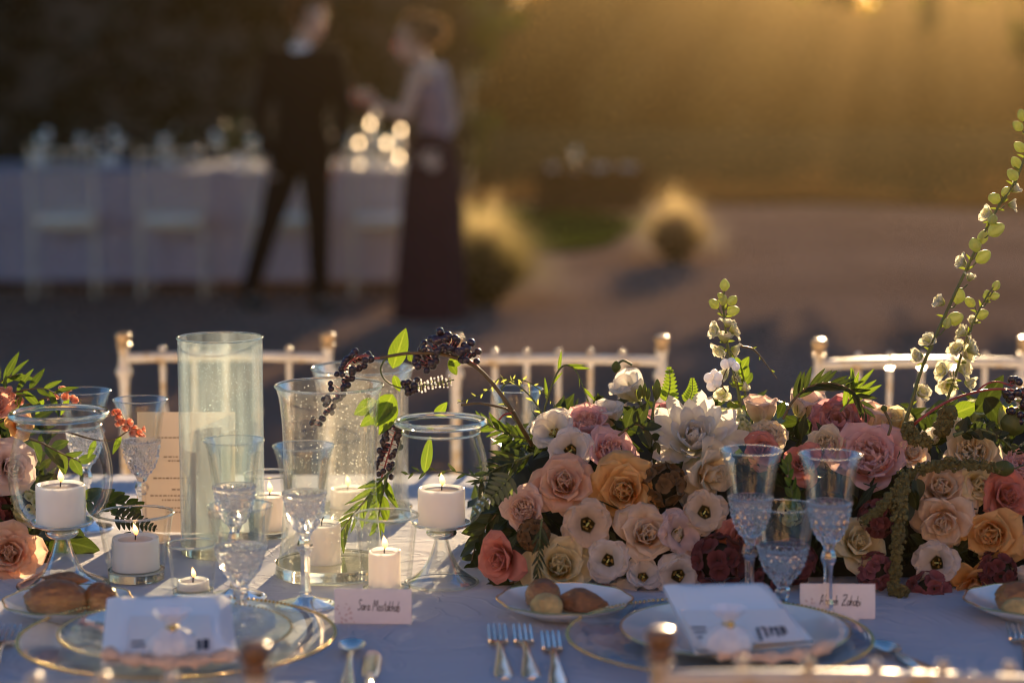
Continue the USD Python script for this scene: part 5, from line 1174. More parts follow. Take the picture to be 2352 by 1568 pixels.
# kind, colour, x, y, radius in the photograph's 2352 grid, lean of the face (right, up), label
FL = [
 ('bell', 'white', 1447, 890, 66, (-0.7, 0.9), 'white lisianthus in profile at the very top left of the bank, tipped to the left'),
 ('bell', 'white', 1400, 948, 56, (0.1, 1.3), 'white lisianthus bell below the topmost white bloom'),
 ('garden', 'dusty', 1533, 948, 38, (0.1, 1.0), 'dark rosy rose peeping up behind the white dahlia'),
 ('garden', 'pink', 1345, 968, 56, (-0.1, 0.9), 'pink rose behind the pair of white lisianthus'),
 ('lis', 'white', 1270, 990, 54, (-0.35, 0.45), 'upper left white lisianthus of the pair at the left shoulder of the bank'),
 ('lis', 'whiteeye', 1310, 1034, 54, (0.15, -0.1), 'lower right white lisianthus of the pair, its dark centre showing'),
 ('garden', 'pink', 1410, 1036, 56, (0.25, 0.1), 'pink ruffled garden rose left of the white dahlia'),
 ('dahlia', 'white', 1594, 1014, 116, (0.0, 0.42), 'large white dahlia, the biggest flower of the bank'),
 ('rose', 'peach', 1296, 1108, 72, (-0.1, 0.05), 'dusty peach rose under the pair of white lisianthus'),
 ('rose', 'apricot', 1432, 1126, 82, (0.05, -0.1), 'deep apricot rose below the pink garden rose'),
 ('garden', 'blush', 1202, 1170, 48, (-0.35, 0.0), 'small blush garden rose at the left edge of the bank'),
 ('lis', 'beige', 1350, 1204, 55, (0.0, -0.2), 'beige lisianthus tucked below the peach and apricot roses'),
 ('open', 'cream', 1640, 1090, 66, (0.3, -0.6), 'cream rose with hanging petals behind the left tall goblet'),
 ('rose', 'salmon', 1148, 1284, 62, (-0.4, 0.0), 'salmon pink rose at the lower left corner of the bank'),
 ('rose', 'yellow', 1284, 1300, 82, (0.0, 0.1), 'large pale yellow rose above the bread plate'),
 ('lis', 'whiteeye', 1396, 1287, 50, (0.0, 0.05), 'round white lisianthus with dark eye right of the pale yellow rose'),
 ('rose', 'creampeach', 1487, 1226, 74, (0.0, 0.1), 'open cream rose with peach heart in the middle of the bank'),
 ('lis', 'pinkwhite', 1562, 1226, 54, (0.5, 0.1), 'pink tinged ruffled lisianthus right of the open cream rose'),
 ('lis', 'whiteeye', 1478, 1322, 44, (0.25, 0.6), 'small white lisianthus tipped upwards below the open cream rose'),
 ('lis', 'whiteeye', 1559, 1322, 54, (0.0, -0.05), 'white lisianthus with dark eye behind the top of the right napkin'),
 ('lis', 'white', 1430, 1362, 38, (-0.2, 0.4), 'lowest small white lisianthus touching the cloth by the bread plate'),
 ('hyd', 'burgundy', 1652, 1290, 78, (0.0, 0.1), 'burgundy hydrangea head behind the stem of the left tall goblet'),
 ('hyd', 'mauve', 1385, 1368, 36, (0.0, 0.0), 'small mauve hydrangea tuft low behind the bread rolls'),
 ('lis', 'beige', 1618, 1176, 48, (0.3, -0.3), 'beige lisianthus left of the left tall goblet bowl'),
 ('rose', 'salmon', 1700, 1230, 48, (0.0, -0.2), 'salmon rose seen through the low crystal goblet'),
 ('bell', 'blushwhite', 1748, 940, 66, (0.1, 1.1), 'translucent blush white bell lit from behind right of the dahlia'),
 ('carn', 'cream', 1765, 1000, 54, (0.0, 0.3), 'ruffled cream bloom below the translucent blush bell'),
 ('bell', 'blushwhite', 1848, 925, 66, (0.3, 1.1), 'pale bell behind the arching dark leaves at the top of the bank'),
 ('carn', 'dusty', 1925, 966, 76, (0.05, 0.5), 'wide dusky pink ruffled bloom at the top of the bank'),
 ('bell', 'blushwhite', 2012, 956, 64, (0.4, 1.1), 'white bell at the top right of the dusky ruffled bloom'),
 ('open', 'yellow', 2056, 962, 46, (0.3, 0.9), 'yellow petalled rose lit from behind near the tall delphinium'),
 ('garden', 'cream', 1896, 1020, 42, (-0.1, 0.2), 'small cream garden rose left of the big pink garden rose'),
 ('garden', 'pink', 1998, 1044, 80, (0.1, 0.25), 'largest pink garden rose, behind the rim of the right tall goblet'),
 ('rose', 'salmon', 1750, 1030, 44, (0.0, 0.2), 'dusky salmon rose behind the rim of the left tall goblet'),
 ('rose', 'salmon', 1843, 1062, 50, (-0.2, 0.1), 'salmon rose between the two right tall goblets'),
 ('rose', 'creampeach', 2096, 1040, 38, (0.1, 0.2), 'small peach rose right of the largest pink garden rose'),
 ('rose', 'creampeach', 2163, 1120, 76, (0.0, 0.1), 'perfect spiral cream peach rose on the right side of the bank'),
 ('rose', 'yellow', 2246, 1112, 50, (0.2, 0.1), 'greenish yellow rose right of the spiral cream peach rose'),
 ('rose', 'salmon', 2316, 1140, 60, (0.2, 0.0), 'dark salmon rose near the right picture edge'),
 ('open', 'creampeach', 2166, 1200, 68, (0.0, -0.1), 'loose cream peach rose right under the spiral one'),
 ('rose', 'apricot', 2276, 1226, 76, (0.05, 0.0), 'orange apricot rose at the lower right of the bank'),
 ('rose', 'yellow', 1972, 1244, 66, (0.1, 0.0), 'pale yellow rose behind the stem of the right tall goblet'),
 ('lis', 'whiteeye', 2150, 1292, 50, (-0.1, 0.05), 'white lisianthus with dark eye under the loose cream peach rose'),
 ('open', 'apricot', 2240, 1350, 62, (0.0, -0.4), 'lowest apricot rose with drooping petals at the right'),
 ('hyd', 'mauve', 2135, 1362, 66, (0.0, 0.0), 'dusky mauve hydrangea at the foot of the bank on the right'),
 ('hyd', 'mauve', 2012, 1312, 54, (0.0, 0.0), 'mauve hydrangea below the right pale yellow rose'),
 ('hyd', 'burgundy', 2016, 1190, 56, (0.0, 0.0), 'burgundy hydrangea left of the hanging amaranth'),
 ('hyd', 'burgundy', 1900, 1180, 50, (0.0, 0.0), 'burgundy hydrangea between the right tall goblet and the pink rose'),
 ('hyd', 'brown', 1524, 1112, 62, (0.1, 0.2), 'brown dried hydrangea below the white dahlia'),
 ('lis', 'white', 2330, 1345, 48, (0.1, 0.2), 'white bloom above the cut-off bread plate at the right edge'),
 ('garden', 'cream', 2235, 1035, 62, (0.1, 0.3), 'shaded cream garden rose under the dark beaded greenery'),
 ('carn', 'pink', 2340, 1066, 44, (0.2, 0.2), 'pink ruffled bloom at the right picture edge'),
 ('hyd', 'palegreen', 1815, 1178, 36, (0.0, 0.1), 'yellow green hydrangea tuft between the two right tall goblets'),
 ('bell', 'palegreen', 1682, 962, 50, (0.0, 1.0), 'pale green bell right behind the white dahlia'),
 ('hyd', 'palegreen', 1700, 985, 34, (0.0, 0.6), 'pale green hydrangea tuft behind the dahlia, under the short delphinium'),
 ('bell', 'white', 2188, 970, 42, (-0.2, 1.0), 'white snapdragon bloom above the green beaded amaranth'),
 ('bell', 'palegreen', 2240, 945, 46, (0.4, 1.0), 'greenish white bloom right of the white snapdragon'),
 ('bell', 'white', 2142, 1004, 34, (-0.4, 0.6), 'little white snapdragon bloom beside the tall delphinium stem'),
 ('hyd', 'burgundy', 2290, 1310, 56, (0.0, 0.0), 'burgundy hydrangea right of the lowest apricot rose'),
 ('hyd', 'burgundy', 1820, 1290, 66, (0.0, 0.0), 'burgundy hydrangea low between the two right goblet stems'),
 ('hyd', 'burgundy', 1760, 1340, 50, (0.0, 0.0), 'burgundy hydrangea right above the right folded napkin'),
 ('hyd', 'brown', 1225, 1228, 46, (0.0, 0.0), 'brown dried hydrangea between the blush and the pale yellow rose'),
 ('rose', 'peach', 2400, 1240, 66, (0.1, 0.0), 'peach rose just beyond the right picture edge'),
]


def bloom(kind, col, p, d, R, seed, label, group=None):
    f, name, cat = KIND[kind]
    d = np.asarray(d, float); d /= np.linalg.norm(d); rng = np.random.default_rng(seed)
    depth = 0.55 if kind in ('rose', 'half', 'garden', 'bell', 'tight', 'open', 'carn') else (0.25 if kind == 'dahlia' else (0.0 if kind == 'hyd' else 0.4))
    t = thing(name, label, cat, m=frame(np.asarray(p) - d * R * depth, d, rng.uniform(0, 6)) if kind != 'dahlia' else frame(np.asarray(p) - d * R * depth, d, 0.0))
    f(t, R, col, rng); return t


for i, (kind, col, px, py, r, (lx, lz), lb) in enumerate(FL):
    p, n = bank(px, py, 0.98); dist = p[1]; R = r * dist / FPX * (1.2 if kind in ('rose', 'open', 'garden') else 1.08 if kind == 'lis' else 1.0)
    to = EYE - p; to /= np.linalg.norm(to)
    d = 0.35 * n + 0.75 * to + np.array([lx, 0, lz])
    if kind == 'bell': d = 0.15 * n + 0.35 * to + np.array([lx, 0, lz])
    jr = np.random.default_rng(900 + i); d = d + jr.normal(size=3) * 0.16
    if kind == 'rose' and i % 3 == 1: kind = 'half'
    bloom(kind, col, p, d, R, 100 + i, lb)

# the bank's inside: dark foliage on a moss core
core = thing('foliage_base', 'dark mass of moss and leaves that carries the flowers of the bank', 'greenery', (0.55, YC, ZT + 0.001))
tag(core, kind='stuff')
x = np.linspace(-0.58, 0.75, 30); th = np.linspace(0, PI, 14)
k_ = np.sqrt(np.clip(1 - np.clip((np.abs(x + 0.0) - 0.45) / 0.14, 0, 1) ** 2 * (x < 0), 0.02, 1))
v = np.stack([np.broadcast_to(x[:, None], (30, 14)), k_[:, None] * BA * 0.72 * np.cos(th)[None], k_[:, None] * BB * 0.74 * np.sin(th)[None]], -1); v = v + 0.02 * (meshkit.fbm(v * 40, 3, 5)[..., None] - 0.5); v[..., 2] = np.maximum(v[..., 2], 0)
part(core, 'moss', (v.reshape(-1, 3), grid_faces(30, 14)), LOOK['moss'], kind='stuff')
rng = np.random.default_rng(50); n = 2600
a, xx = rng.uniform(0.02, PI - 0.02, n), rng.uniform(-0.6, 0.75, n); kk = rng.uniform(0.72, 0.94, n) * np.where(xx < -0.45, np.sqrt(np.clip(1 - ((-xx - 0.45) / 0.16) ** 2, 0.05, 1)), 1)
cen = np.stack([xx, BA * kk * np.cos(a), BB * kk * np.sin(a) + 0.004], 1)
lc, uv = leaf_cloud(rng, cen, 0.012, 1, 0.019); lc[0][:, 2] = np.maximum(lc[0][:, 2], 0.0005)
part(core, 'small_leaves', lc, LOOK['dark_leaf'], False, uv, kind='stuff')


# ------------------------------------------------------------------ greenery
def blade(p, d, nrm, L, W, bend=0.15, fold=0.25, n=9, teeth=0, pointed=1.0, wave=0.0):
    """A leaf from p along d; nrm is its upper side."""
    d = np.asarray(d, float) / np.linalg.norm(d); s = np.cross(d, nrm); s /= np.linalg.norm(s); u = np.cross(s, d)
    t = np.linspace(0, 1, n)[:, None]; w = W * np.sin(PI * t ** (0.75 if pointed < 1.5 else 0.6)) ** 0.85 + 0.0004
    if teeth: w = w * (1 + 0.22 * np.abs(np.sin(PI * teeth * t)))
    c = np.asarray(p) + d * L * t + u * (-bend * L * t ** 2 + wave * L * np.sin(5 * t))
    rows = [c + s * w * k + u * fold * abs(k) * w for k in (-1, -0.5, 0, 0.5, 1)]
    v = np.stack(rows).reshape(-1, 3); uv = np.stack([np.repeat([0, .25, .5, .75, 1], n), np.tile(t[:, 0], 5)], 1)
    return (v, grid_faces(5, n)), uv


def curve(pxs, Y, rel=None):
    """Photograph points (x, y[, depth offset]) at depth Y as a smooth line."""
    q = np.array([at(p[0], p[1], Y + (p[2] if len(p) > 2 else 0)) for p in pxs]); return dense(q, 5)


def sprig(name, label, cat, pxs, Y, lm, sm, L, W, n, seed, rad=0.0012, ang=0.7, start=0.15, both=True, bend=0.15, flat=0.4, taper=0.6, group=None, extra=None):
    """A stem with leaves along it."""
    rng = np.random.default_rng(seed); c = curve(pxs, Y); o = c[0].copy(); c = c - o
    t = thing(name, label, cat, o, group=group)
    part(t, 'stem', tube(c, np.linspace(rad * 1.3, rad * 0.5, len(c)), 7), LOOK[sm])
    for k in range(n):
        f = start + (1 - start) * (k + 0.5) / n; i = min(len(c) - 2, int(f * (len(c) - 1))); p = c[i] + (c[i + 1] - c[i]) * (f * (len(c) - 1) - i); tg = c[min(i + 1, len(c) - 1)] - c[max(i - 1, 0)]; tg /= np.linalg.norm(tg)
        sd = np.cross(tg, [0, -1.0, 0.2]); sd /= np.linalg.norm(sd); sg = (1 if k % 2 else -1) if both else 1
        a = ang * rng.uniform(0.7, 1.2); d = tg * math.cos(a) + sd * sg * math.sin(a) + np.array([0, rng.normal() * flat, 0])
        l = L * rng.uniform(0.75, 1.15) * (1 - (1 - taper) * f)
        m, uv = blade(p, d, np.array([0, -1.0, 0.5]) + rng.normal(size=3) * 0.5, l, W * l / L, bend * rng.uniform(-0.6, 1.2)); part(t, 'leaf', m, LOOK[lm], True, uv)
    return t


def berries(t, line, n, rng, r=0.0052, spread=0.013, matn='berry', lo=0.0, hi=1.0, shrink=0.5, stem='stem_red', ped=True):
    """Berries on short stalks round a hanging axis."""
    ps = []
    for k in range(n):
        f = lo + (hi - lo) * (k + 0.5) / n; i = min(len(line) - 2, int(f * (len(line) - 1))); p = line[i]; tg = line[i + 1] - line[i]; tg /= np.linalg.norm(tg) + 1e-9
        d = np.cross(tg, rng.normal(size=3)); d /= np.linalg.norm(d); rr = r * (1 - shrink * f * 0.6) * rng.uniform(0.88, 1.1); q = p + d * spread * (1 - shrink * f * 0.5) * rng.uniform(0.75, 1.1)
        v, fc = ball((0, 0, 0), rr, 2, (1, 1, 0.86)); v = T(v, frame(q, d)); part(t, 'berry', (v, fc), LOOK[matn]); ps.append(tube([p, q - d * rr * 0.8], 0.0006, 5))
    if ped and ps: part(t, 'stalks', join(ps), LOOK[stem], kind='stuff')


# the arching pokeweed branch with its berry clusters
YB = 2.86
c = curve([(1222, 1022, .05), (1200, 985, .03), (1172, 935), (1132, 882), (1092, 842), (1046, 822), (1000, 812), (940, 811), (892, 818), (862, 822), (836, 817), (812, 824), (790, 848, -.01)], YB); o = c[0].copy(); c = c - o
br = thing('berry_branch', 'long arching reddish branch with dark berry clusters and green leaves over the vases', 'branch', o); rng = np.random.default_rng(31)
k = int(len(c) * 0.72)
part(br, 'stem', tube(c[:k + 1], np.linspace(0.0032, 0.0019, k + 1), 10), LOOK['stem_brown']); part(br, 'cluster_stem', tube(c[k:], np.linspace(0.0018, 0.0011, len(c) - k), 8), LOOK['stem_red'])
def rel(pxs, dy=0.0): return curve(pxs, YB + dy) - o
part(br, 'side_stem', tube(rel([(1132, 882), (1110, 855), (1085, 832), (1070, 824)]), 0.0013, 8), LOOK['stem_red'])
part(br, 'side_stem', tube(rel([(1180, 945, .0), (1150, 935, .0), (1100, 926, .01), (1060, 930, .02)]), 0.0017, 8), LOOK['stem_brown'])
part(br, 'side_stem', tube(rel([(1176, 948), (1158, 952), (1146, 964)]), 0.0012, 8), LOOK['stem_red'])
part(br, 'tendril', tube(rel([(892, 818), (880, 832), (874, 850), (884, 872), (910, 888), (930, 892), (942, 888)]), np.linspace(0.0013, 0.0009, 31), 8), LOOK['stem_green'])
berries(br, rel([(838, 812), (812, 838), (790, 868), (768, 905), (746, 940), (728, 985)]), 52, rng, 0.0054, 0.0125, shrink=0.5)
berries(br, rel([(1080, 812), (1052, 792), (1022, 780), (995, 792), (978, 826), (968, 848)]), 60, rng, 0.0055, 0.0135, shrink=0.1)
berries(br, rel([(1100, 818), (1086, 812)]), 3, rng, 0.0054, 0.008)
part(br, 'cluster_stem', tube(rel([(920, 970, .03), (905, 1000, .03), (890, 1050, .03), (876, 1098, .03)]), 0.0011, 8), LOOK['stem_red'])
berries(br, rel([(920, 970, .03), (905, 1000, .03), (890, 1050, .03), (876, 1098, .03)]), 40, rng, 0.0052, 0.0135, shrink=0.3)
gl = rel([(930, 892), (960, 886), (1000, 880), (1043, 872)]); part(br, 'flower_spike_stem', tube(gl, 0.0008, 7), LOOK['stem_green'])
berries(br, gl, 12, rng, 0.0046, 0.0085, 'berry', 0, 0.35, 0.2, 'stem_green'); berries(br, gl, 70, rng, 0.0017, 0.0095, 'snowberry', 0.3, 1.0, 0.5, 'stigma')
for (px, py, tx, ty, W, mk) in [(902, 846, 932, 752, 0.012, 'fresh_leaf'), (945, 830, 938, 805, 0.004, 'fresh_leaf'), (902, 905, 862, 980, 0.0145, 'fresh_leaf'), (866, 920, 810, 952, 0.010, 'fresh_leaf'), (904, 925, 826, 978, 0.011, 'fresh_leaf'), (912, 930, 868, 1000, 0.009, 'fresh_leaf'), (1000, 958, 1026, 924, 0.0065, 'fresh_leaf'), (1060, 820, 1030, 838, 0.008, 'fresh_leaf'), (1030, 828, 1052, 862, 0.006, 'fresh_leaf'), (905, 862, 918, 900, 0.005, 'fresh_leaf'), (975, 1085, 988, 1000, 0.007, 'fresh_leaf')]:
    a, b = at(px, py, YB) - o, at(tx, ty, YB + rng.uniform(-0.01, 0.02)) - o; m, uv = blade(a, b - a, (rng.normal() * 0.3, -1, 0.3), np.linalg.norm(b - a), W, 0.08, 0.2, 11); part(br, 'leaf', m, LOOK[mk], True, uv)

# second berry stem arching to the right edge
c = curve([(2075, 1000, .05), (2110, 965), (2170, 925), (2230, 903), (2290, 893), (2345, 900), (2400, 915)], 2.84); o = c[0].copy(); c = c - o
b2 = thing('berry_branch', 'thin dark stem arching to the right picture edge with black berries', 'branch', o); part(b2, 'stem', tube(c, np.linspace(0.0022, 0.0012, len(c)), 8), LOOK['stem_red'])
r2 = lambda q: curve(q, 2.84) - o
part(b2, 'side_stem', tube(r2([(2240, 902), (2262, 884), (2290, 876), (2325, 886)]), 0.0012, 8), LOOK['stem_red'])
berries(b2, r2([(2318, 882), (2332, 905), (2338, 935), (2352, 968)]), 24, rng, 0.0054, 0.0125, shrink=0.1)
m, uv = blade(at(2240, 945, 2.86) - o, np.array([0.035, 0, 0.042]), (0.5, -1, 0), 0.06, 0.016, 0.1); part(b2, 'leaf', m, LOOK['dark_leaf'], True, uv)
m, uv = blade(at(2190, 950, 2.86) - o, np.array([0.03, 0, 0.012]), (0.2, -1, 0.5), 0.035, 0.011, 0.1); part(b2, 'leaf', m, LOOK['fresh_leaf'], True, uv)
m, uv = blade(at(2262, 912, 2.86) - o, np.array([0.02, 0, -0.03]), (0.2, -1, 0.3), 0.045, 0.014, 0.1); part(b2, 'leaf', m, LOOK['dark_leaf'], True, uv)


# delphinium spires
def bud(t, p, d, L, W, m='bud'):
    prof = np.array([(0, 0), (.55, .12), (.95, .35), (1, .5), (.8, .75), (.35, .95), (0, 1)]) * [W, L]
    v, f = lathe(dense(prof, 3), 12, lambda th, r, z: r * (1 + 0.15 * np.cos(5 * th) * np.sin(PI * z / L))); vv = np.tile(np.linspace(0, 1, len(v) // 12), 12); part(t, 'bud', (T(v, frame(p, d)), f), LOOK[m], True, np.stack([np.repeat(np.arange(12) / 12, len(v) // 12), vv], 1))


def floret(t, p, d, R, rng, col='larkspur', closed=0.4):
    ms, us = [], []
    M = frame(p, d, rng.uniform(0, 6))
    for q in range(9):
        u = q / 8; (v, f), uv = petal(q * 2.4, R * lerp(0.8, 1.15, u), R * 0.48, D2(lerp(15, 40, u)), D2(lerp(20, 95, u) * (1 - closed)), R * 0.06, R * 0.6, 0.1, 0.16, rng, 9, 7); ms.append((T(v, M), f)); us.append(uv)
    part(t, 'floret', join(ms), LOOK['petal_' + col], True, np.vstack(us))


def spire(label, pxs, Y, items, seed, rad=0.0028):
    rng = np.random.default_rng(seed); c = curve(pxs, Y); o = c[0].copy()
    t = thing('delphinium_stem', label, 'delphinium', o); part(t, 'stem', tube(c - o, np.linspace(rad, rad * 0.35, len(c)), 9), LOOK['stem_green']); st = []
    for (kind, px, py, r, dx, dz) in items:
        p = at(px, py, Y + rng.uniform(-0.012, 0.012)) - o; R = r * Y / FPX; d = np.array([dx, rng.uniform(-0.6, 0.1), dz]); d /= np.linalg.norm(d)
        near = (c - o)[np.argmin(np.linalg.norm(c - o - (p - d * R * 1.2 - [0, 0, 0.008]), axis=1))]
        st.append(tube(dense(np.array([near, (near + p - d * R) / 2 + [0, 0, -0.003], p - d * R * 0.9]), 3), 0.0008, 6))
        if kind == 'b': bud(t, p - d * R, d, 2.0 * R, R * 0.72)
        else: floret(t, p - d * R * 0.5, d, R, rng, closed=0.55 if kind == 'h' else 0.15)
        b_, uv = blade(near, d + [0, 0, -0.2], (0, -1, 0.4), 0.010, 0.0012, 0.3, n=6); part(t, 'bract', b_, LOOK['sepal'], True, uv)
    part(t, 'flower_stalks', join(st), LOOK['stem_green'], kind='stuff'); return t


spire('tall delphinium stem leaning to the right edge, mostly in bud, highest thing on the table', [(2072, 990), (2092, 930), (2116, 850), (2150, 770), (2200, 660), (2248, 560), (2290, 480), (2335, 410), (2362, 330), (2375, 250)], 2.88,
      [('b', 2347, 265, 15, -.3, 1), ('b', 2338, 290, 15, -.7, .6), ('b', 2342, 338, 16, -.8, .7), ('b', 2334, 374, 16, -.6, .9), ('b', 2326, 402, 17, -.7, .7), ('h', 2332, 432, 24, .7, .6), ('b', 2284, 456, 18, -.8, .4), ('h', 2268, 490, 26, -.9, .3), ('h', 2326, 470, 20, .9, .1),
       ('b', 2240, 563, 19, -.4, .8), ('b', 2258, 545, 17, .2, .9), ('b', 2288, 528, 22, .8, .5), ('b', 2258, 590, 21, .7, .6), ('h', 2208, 602, 26, -.9, .5), ('h', 2228, 636, 20, .2, .6), ('h', 2158, 692, 27, -.8, .5), ('b', 2202, 680, 20, .2, 1), ('b', 2193, 732, 22, .8, .4),
       ('o', 2132, 782, 27, -.6, .7), ('h', 2108, 818, 27, -.9, .1), ('o', 2118, 900, 30, .3, .5), ('b', 2176, 742, 14, .3, .9), ('b', 2280, 505, 15, .1, .9), ('b', 2310, 440, 14, .5, .8)], 61)
spire('shorter delphinium stem with open white florets right of the tall one', [(2150, 990), (2175, 920), (2195, 860), (2216, 790), (2240, 730), (2272, 672), (2292, 650)], 2.90,
      [('b', 2288, 656, 13, .4, .9), ('b', 2268, 678, 14, -.2, .9), ('b', 2284, 680, 13, .9, .2), ('b', 2228, 694, 15, -.8, .6), ('b', 2255, 722, 17, .9, .4), ('h', 2234, 738, 20, -.1, .9), ('o', 2208, 762, 26, -.7, .4), ('o', 2196, 800, 26, -.5, .5), ('o', 2236, 800, 32, .7, .3), ('o', 2164, 850, 30, -.8, .3),
       ('o', 2216, 846, 32, .6, .2), ('o', 2178, 886, 32, -.1, -.2), ('h', 2228, 880, 26, .8, -.2), ('o', 2222, 815, 26, .2, .1)], 62, 0.0022)
spire('short delphinium spike standing up behind the white dahlia', [(1706, 972), (1696, 900), (1682, 840), (1668, 770), (1662, 700), (1664, 655)], 2.93,
      [('b', 1664, 655, 15, 0, 1), ('b', 1640, 698, 15, -.7, .6), ('b', 1682, 690, 15, .6, .7), ('b', 1684, 714, 16, .9, .3), ('b', 1662, 690, 13, .3, .9), ('b', 1655, 680, 10, -.6, .8), ('o', 1642, 760, 28, -.8, .2), ('o', 1688, 758, 28, .8, .3), ('o', 1664, 772, 32, 0, .1), ('o', 1652, 806, 26, -.5, -.4), ('o', 1690, 804, 24, .8, -.3),
       ('o', 1672, 740, 24, .1, .5), ('o', 1662, 862, 24, -.4, .4), ('h', 1690, 868, 22, .6, .4), ('o', 1660, 905, 26, -.3, .3), ('h', 1712, 890, 20, .7, .5)], 63, 0.0026)

# snowberries, buds, ferns, arching leaves
sb = thing('snowberry_twig', 'twig with pinkish white snowberries left of the short delphinium spike', 'twig', at(1662, 880, 2.9)); o = at(1662, 880, 2.9)
part(sb, 'twig', tube(curve([(1668, 900), (1658, 880), (1668, 850), (1676, 836)], 2.9) - o, 0.0009, 7), LOOK['stem_brown'])
for px, py, r in [(1628, 868, 12), (1646, 878, 12), (1634, 886, 12), (1650, 866, 11), (1641, 858, 10), (1666, 836, 12), (1680, 832, 11), (1690, 842, 10)]:
    part(sb, 'snowberry', ball(at(px, py, 2.9 + 0.004 * math.sin(px)) - o, r * 2.9 / FPX, 2, (1, 1, 1.08)), LOOK['snowberry'])
for lb, pxs, bd in [('long green lisianthus bud standing right of the topmost white bloom', [(1494, 985), (1500, 940), (1505, 918)], [(1507, 895, 26, 9)]), ('dried little bud nodding left of the topmost white bloom', [(1452, 838), (1432, 828), (1418, 836)], [(1413, 842, 14, 10)]),
                    ('cluster of pointed green sepals under the topmost white bloom', [(1488, 990), (1478, 945), (1472, 920)], [(1468, 900, 18, 6), (1478, 896, 18, 5), (1487, 905, 16, 5)])]:
    c = curve(pxs, 2.88); o = c[0]; t = thing('bud_stem', lb, 'bud', o); part(t, 'stem', tube(c - o, 0.0016, 8), LOOK['stem_green'])
    for px, py, hl, w in bd:
        a = at(px, py + hl, 2.88) - o; bud(t, a, at(px + 3, py - hl, 2.88) - o - a, 2 * hl * 2.88 / FPX, w * 2.88 / FPX, 'sepal')
        for k in range(3): m, uv = blade(a, (0.25 * (k - 1), -0.1, 1), (0, -1, 0.2), hl * 1.5 * 2.88 / FPX, 0.0016, -0.1, n=6); part(t, 'sepal', m, LOOK['sepal'], True, uv)


def fern(label, base, tip, Y, n=11, w=0.022, lm='fresh_leaf', seed=0):
    c = curve([base, ((base[0] + tip[0]) / 2 + 6, (base[1] + tip[1]) / 2), tip], Y); o = c[0].copy(); c = c - o; t = thing('fern_frond', label, 'fern', o); L = np.linalg.norm(c[-1]); part(t, 'rib', tube(c, np.linspace(0.001, 0.0004, len(c)), 6), LOOK['stem_green']); rng = np.random.default_rng(seed)
    for k in range(n):
        f = 0.12 + 0.86 * k / (n - 1); i = min(len(c) - 2, int(f * (len(c) - 1))); tg = c[i + 1] - c[i]; tg /= np.linalg.norm(tg); s = np.cross(tg, [0, -1, 0.15]); s /= np.linalg.norm(s)
        for sg in (-1, 1):
            m, uv = blade(c[i], tg * 0.55 + s * sg, (0, -1, 0.3), w * (1.05 - f) + 0.003, 0.0026 * (1.1 - 0.6 * f), 0.1, 0.2, 8, 4); part(t, 'leaflet', m, LOOK[lm], True, uv)


fern('small bright fern tip pointing up, left of the dahlia', (1530, 928), (1536, 838), 2.9, 11, 0.014, seed=1)
fern('second bright fern tip right of the first, behind the dahlia', (1578, 930), (1590, 866), 2.9, 9, 0.011, seed=2)
fern('dusky fern frond lying over the left end of the bank', (1180, 1085), (1085, 1180), 2.74, 14, 0.022, 'grey_leaf', 3)
fern('dark fern frond between the left bowl and the low candle', (255, 1180), (362, 1215), 2.86, 13, 0.018, 'dark_leaf', 4)
fern('drooping dark fern frond over the low candle', (268, 1228), (368, 1290), 2.84, 13, 0.012, 'dark_leaf', 5)
sprig('leaf_sprig', 'arching sprig of dark narrow leaves over the pale bells at the top of the bank', 'greenery', [(1798, 962), (1822, 920), (1860, 888), (1910, 880), (1960, 900), (1990, 950)], 2.86, 'dark_leaf', 'stem_brown', 0.040, 0.0042, 26, 71, 0.0016, 0.5, 0.2)
sprig('leaf_sprig', 'bright narrow leaves standing up above the dusky ruffled bloom', 'greenery', [(1930, 945), (1955, 915), (1965, 890)], 2.87, 'fresh_leaf', 'stem_green', 0.052, 0.0044, 7, 72, 0.0011, 0.5, 0.1)
sprig('leaf_sprig', 'bare twig curving down right of the short delphinium spike', 'greenery', [(1702, 795), (1730, 802), (1752, 826), (1785, 870)], 2.92, 'sepal', 'stem_brown', 0.010, 0.0012, 3, 73, 0.0013)
sprig('leaf_sprig', 'serrated green leaves beside the short delphinium spike', 'greenery', [(1712, 905), (1708, 870), (1700, 835)], 2.94, 'fresh_leaf', 'stem_green', 0.026, 0.0075, 7, 74, 0.0012, 0.6, 0.1)
sprig('leaf_sprig', 'feathery narrow leaves behind the right end of the footed bowl', 'greenery', [(1225, 1010), (1180, 1000), (1140, 985), (1105, 965)], 2.9, 'mid_leaf', 'stem_green', 0.036, 0.0034, 16, 75, 0.0012, 0.6, 0.05)
sprig('leaf_sprig', 'dark narrow leaves spilling left from the bank beside the footed bowl', 'greenery', [(1225, 1040), (1180, 1060), (1140, 1075), (1100, 1105)], 2.8, 'dark_leaf', 'stem_green', 0.042, 0.0038, 20, 76, 0.0014, 0.6, 0.05)
sprig('leaf_sprig', 'bright pointed leaves fanning out below the hanging berries behind the goblet', 'greenery', [(905, 1075, .03), (868, 1110), (838, 1150), (800, 1195), (775, 1235)], 2.86, 'fresh_leaf', 'stem_green', 0.044, 0.0042, 22, 77, 0.0014, 0.55, 0.1)
sprig('leaf_sprig', 'leafy shoot running down beside the slim candle glass', 'greenery', [(890, 1090, .02), (880, 1130), (872, 1170), (866, 1215)], 2.85, 'fresh_leaf', 'stem_green', 0.034, 0.0050, 14, 78, 0.0013, 0.6, 0.1)
sprig('leaf_sprig', 'hanging sprig of thin dark leaves before the pale yellow rose', 'greenery', [(1245, 1190), (1240, 1240), (1236, 1290), (1232, 1342)], 2.70, 'dark_leaf', 'stem_green', 0.024, 0.0020, 18, 79, 0.0009, 0.45, 0.1)
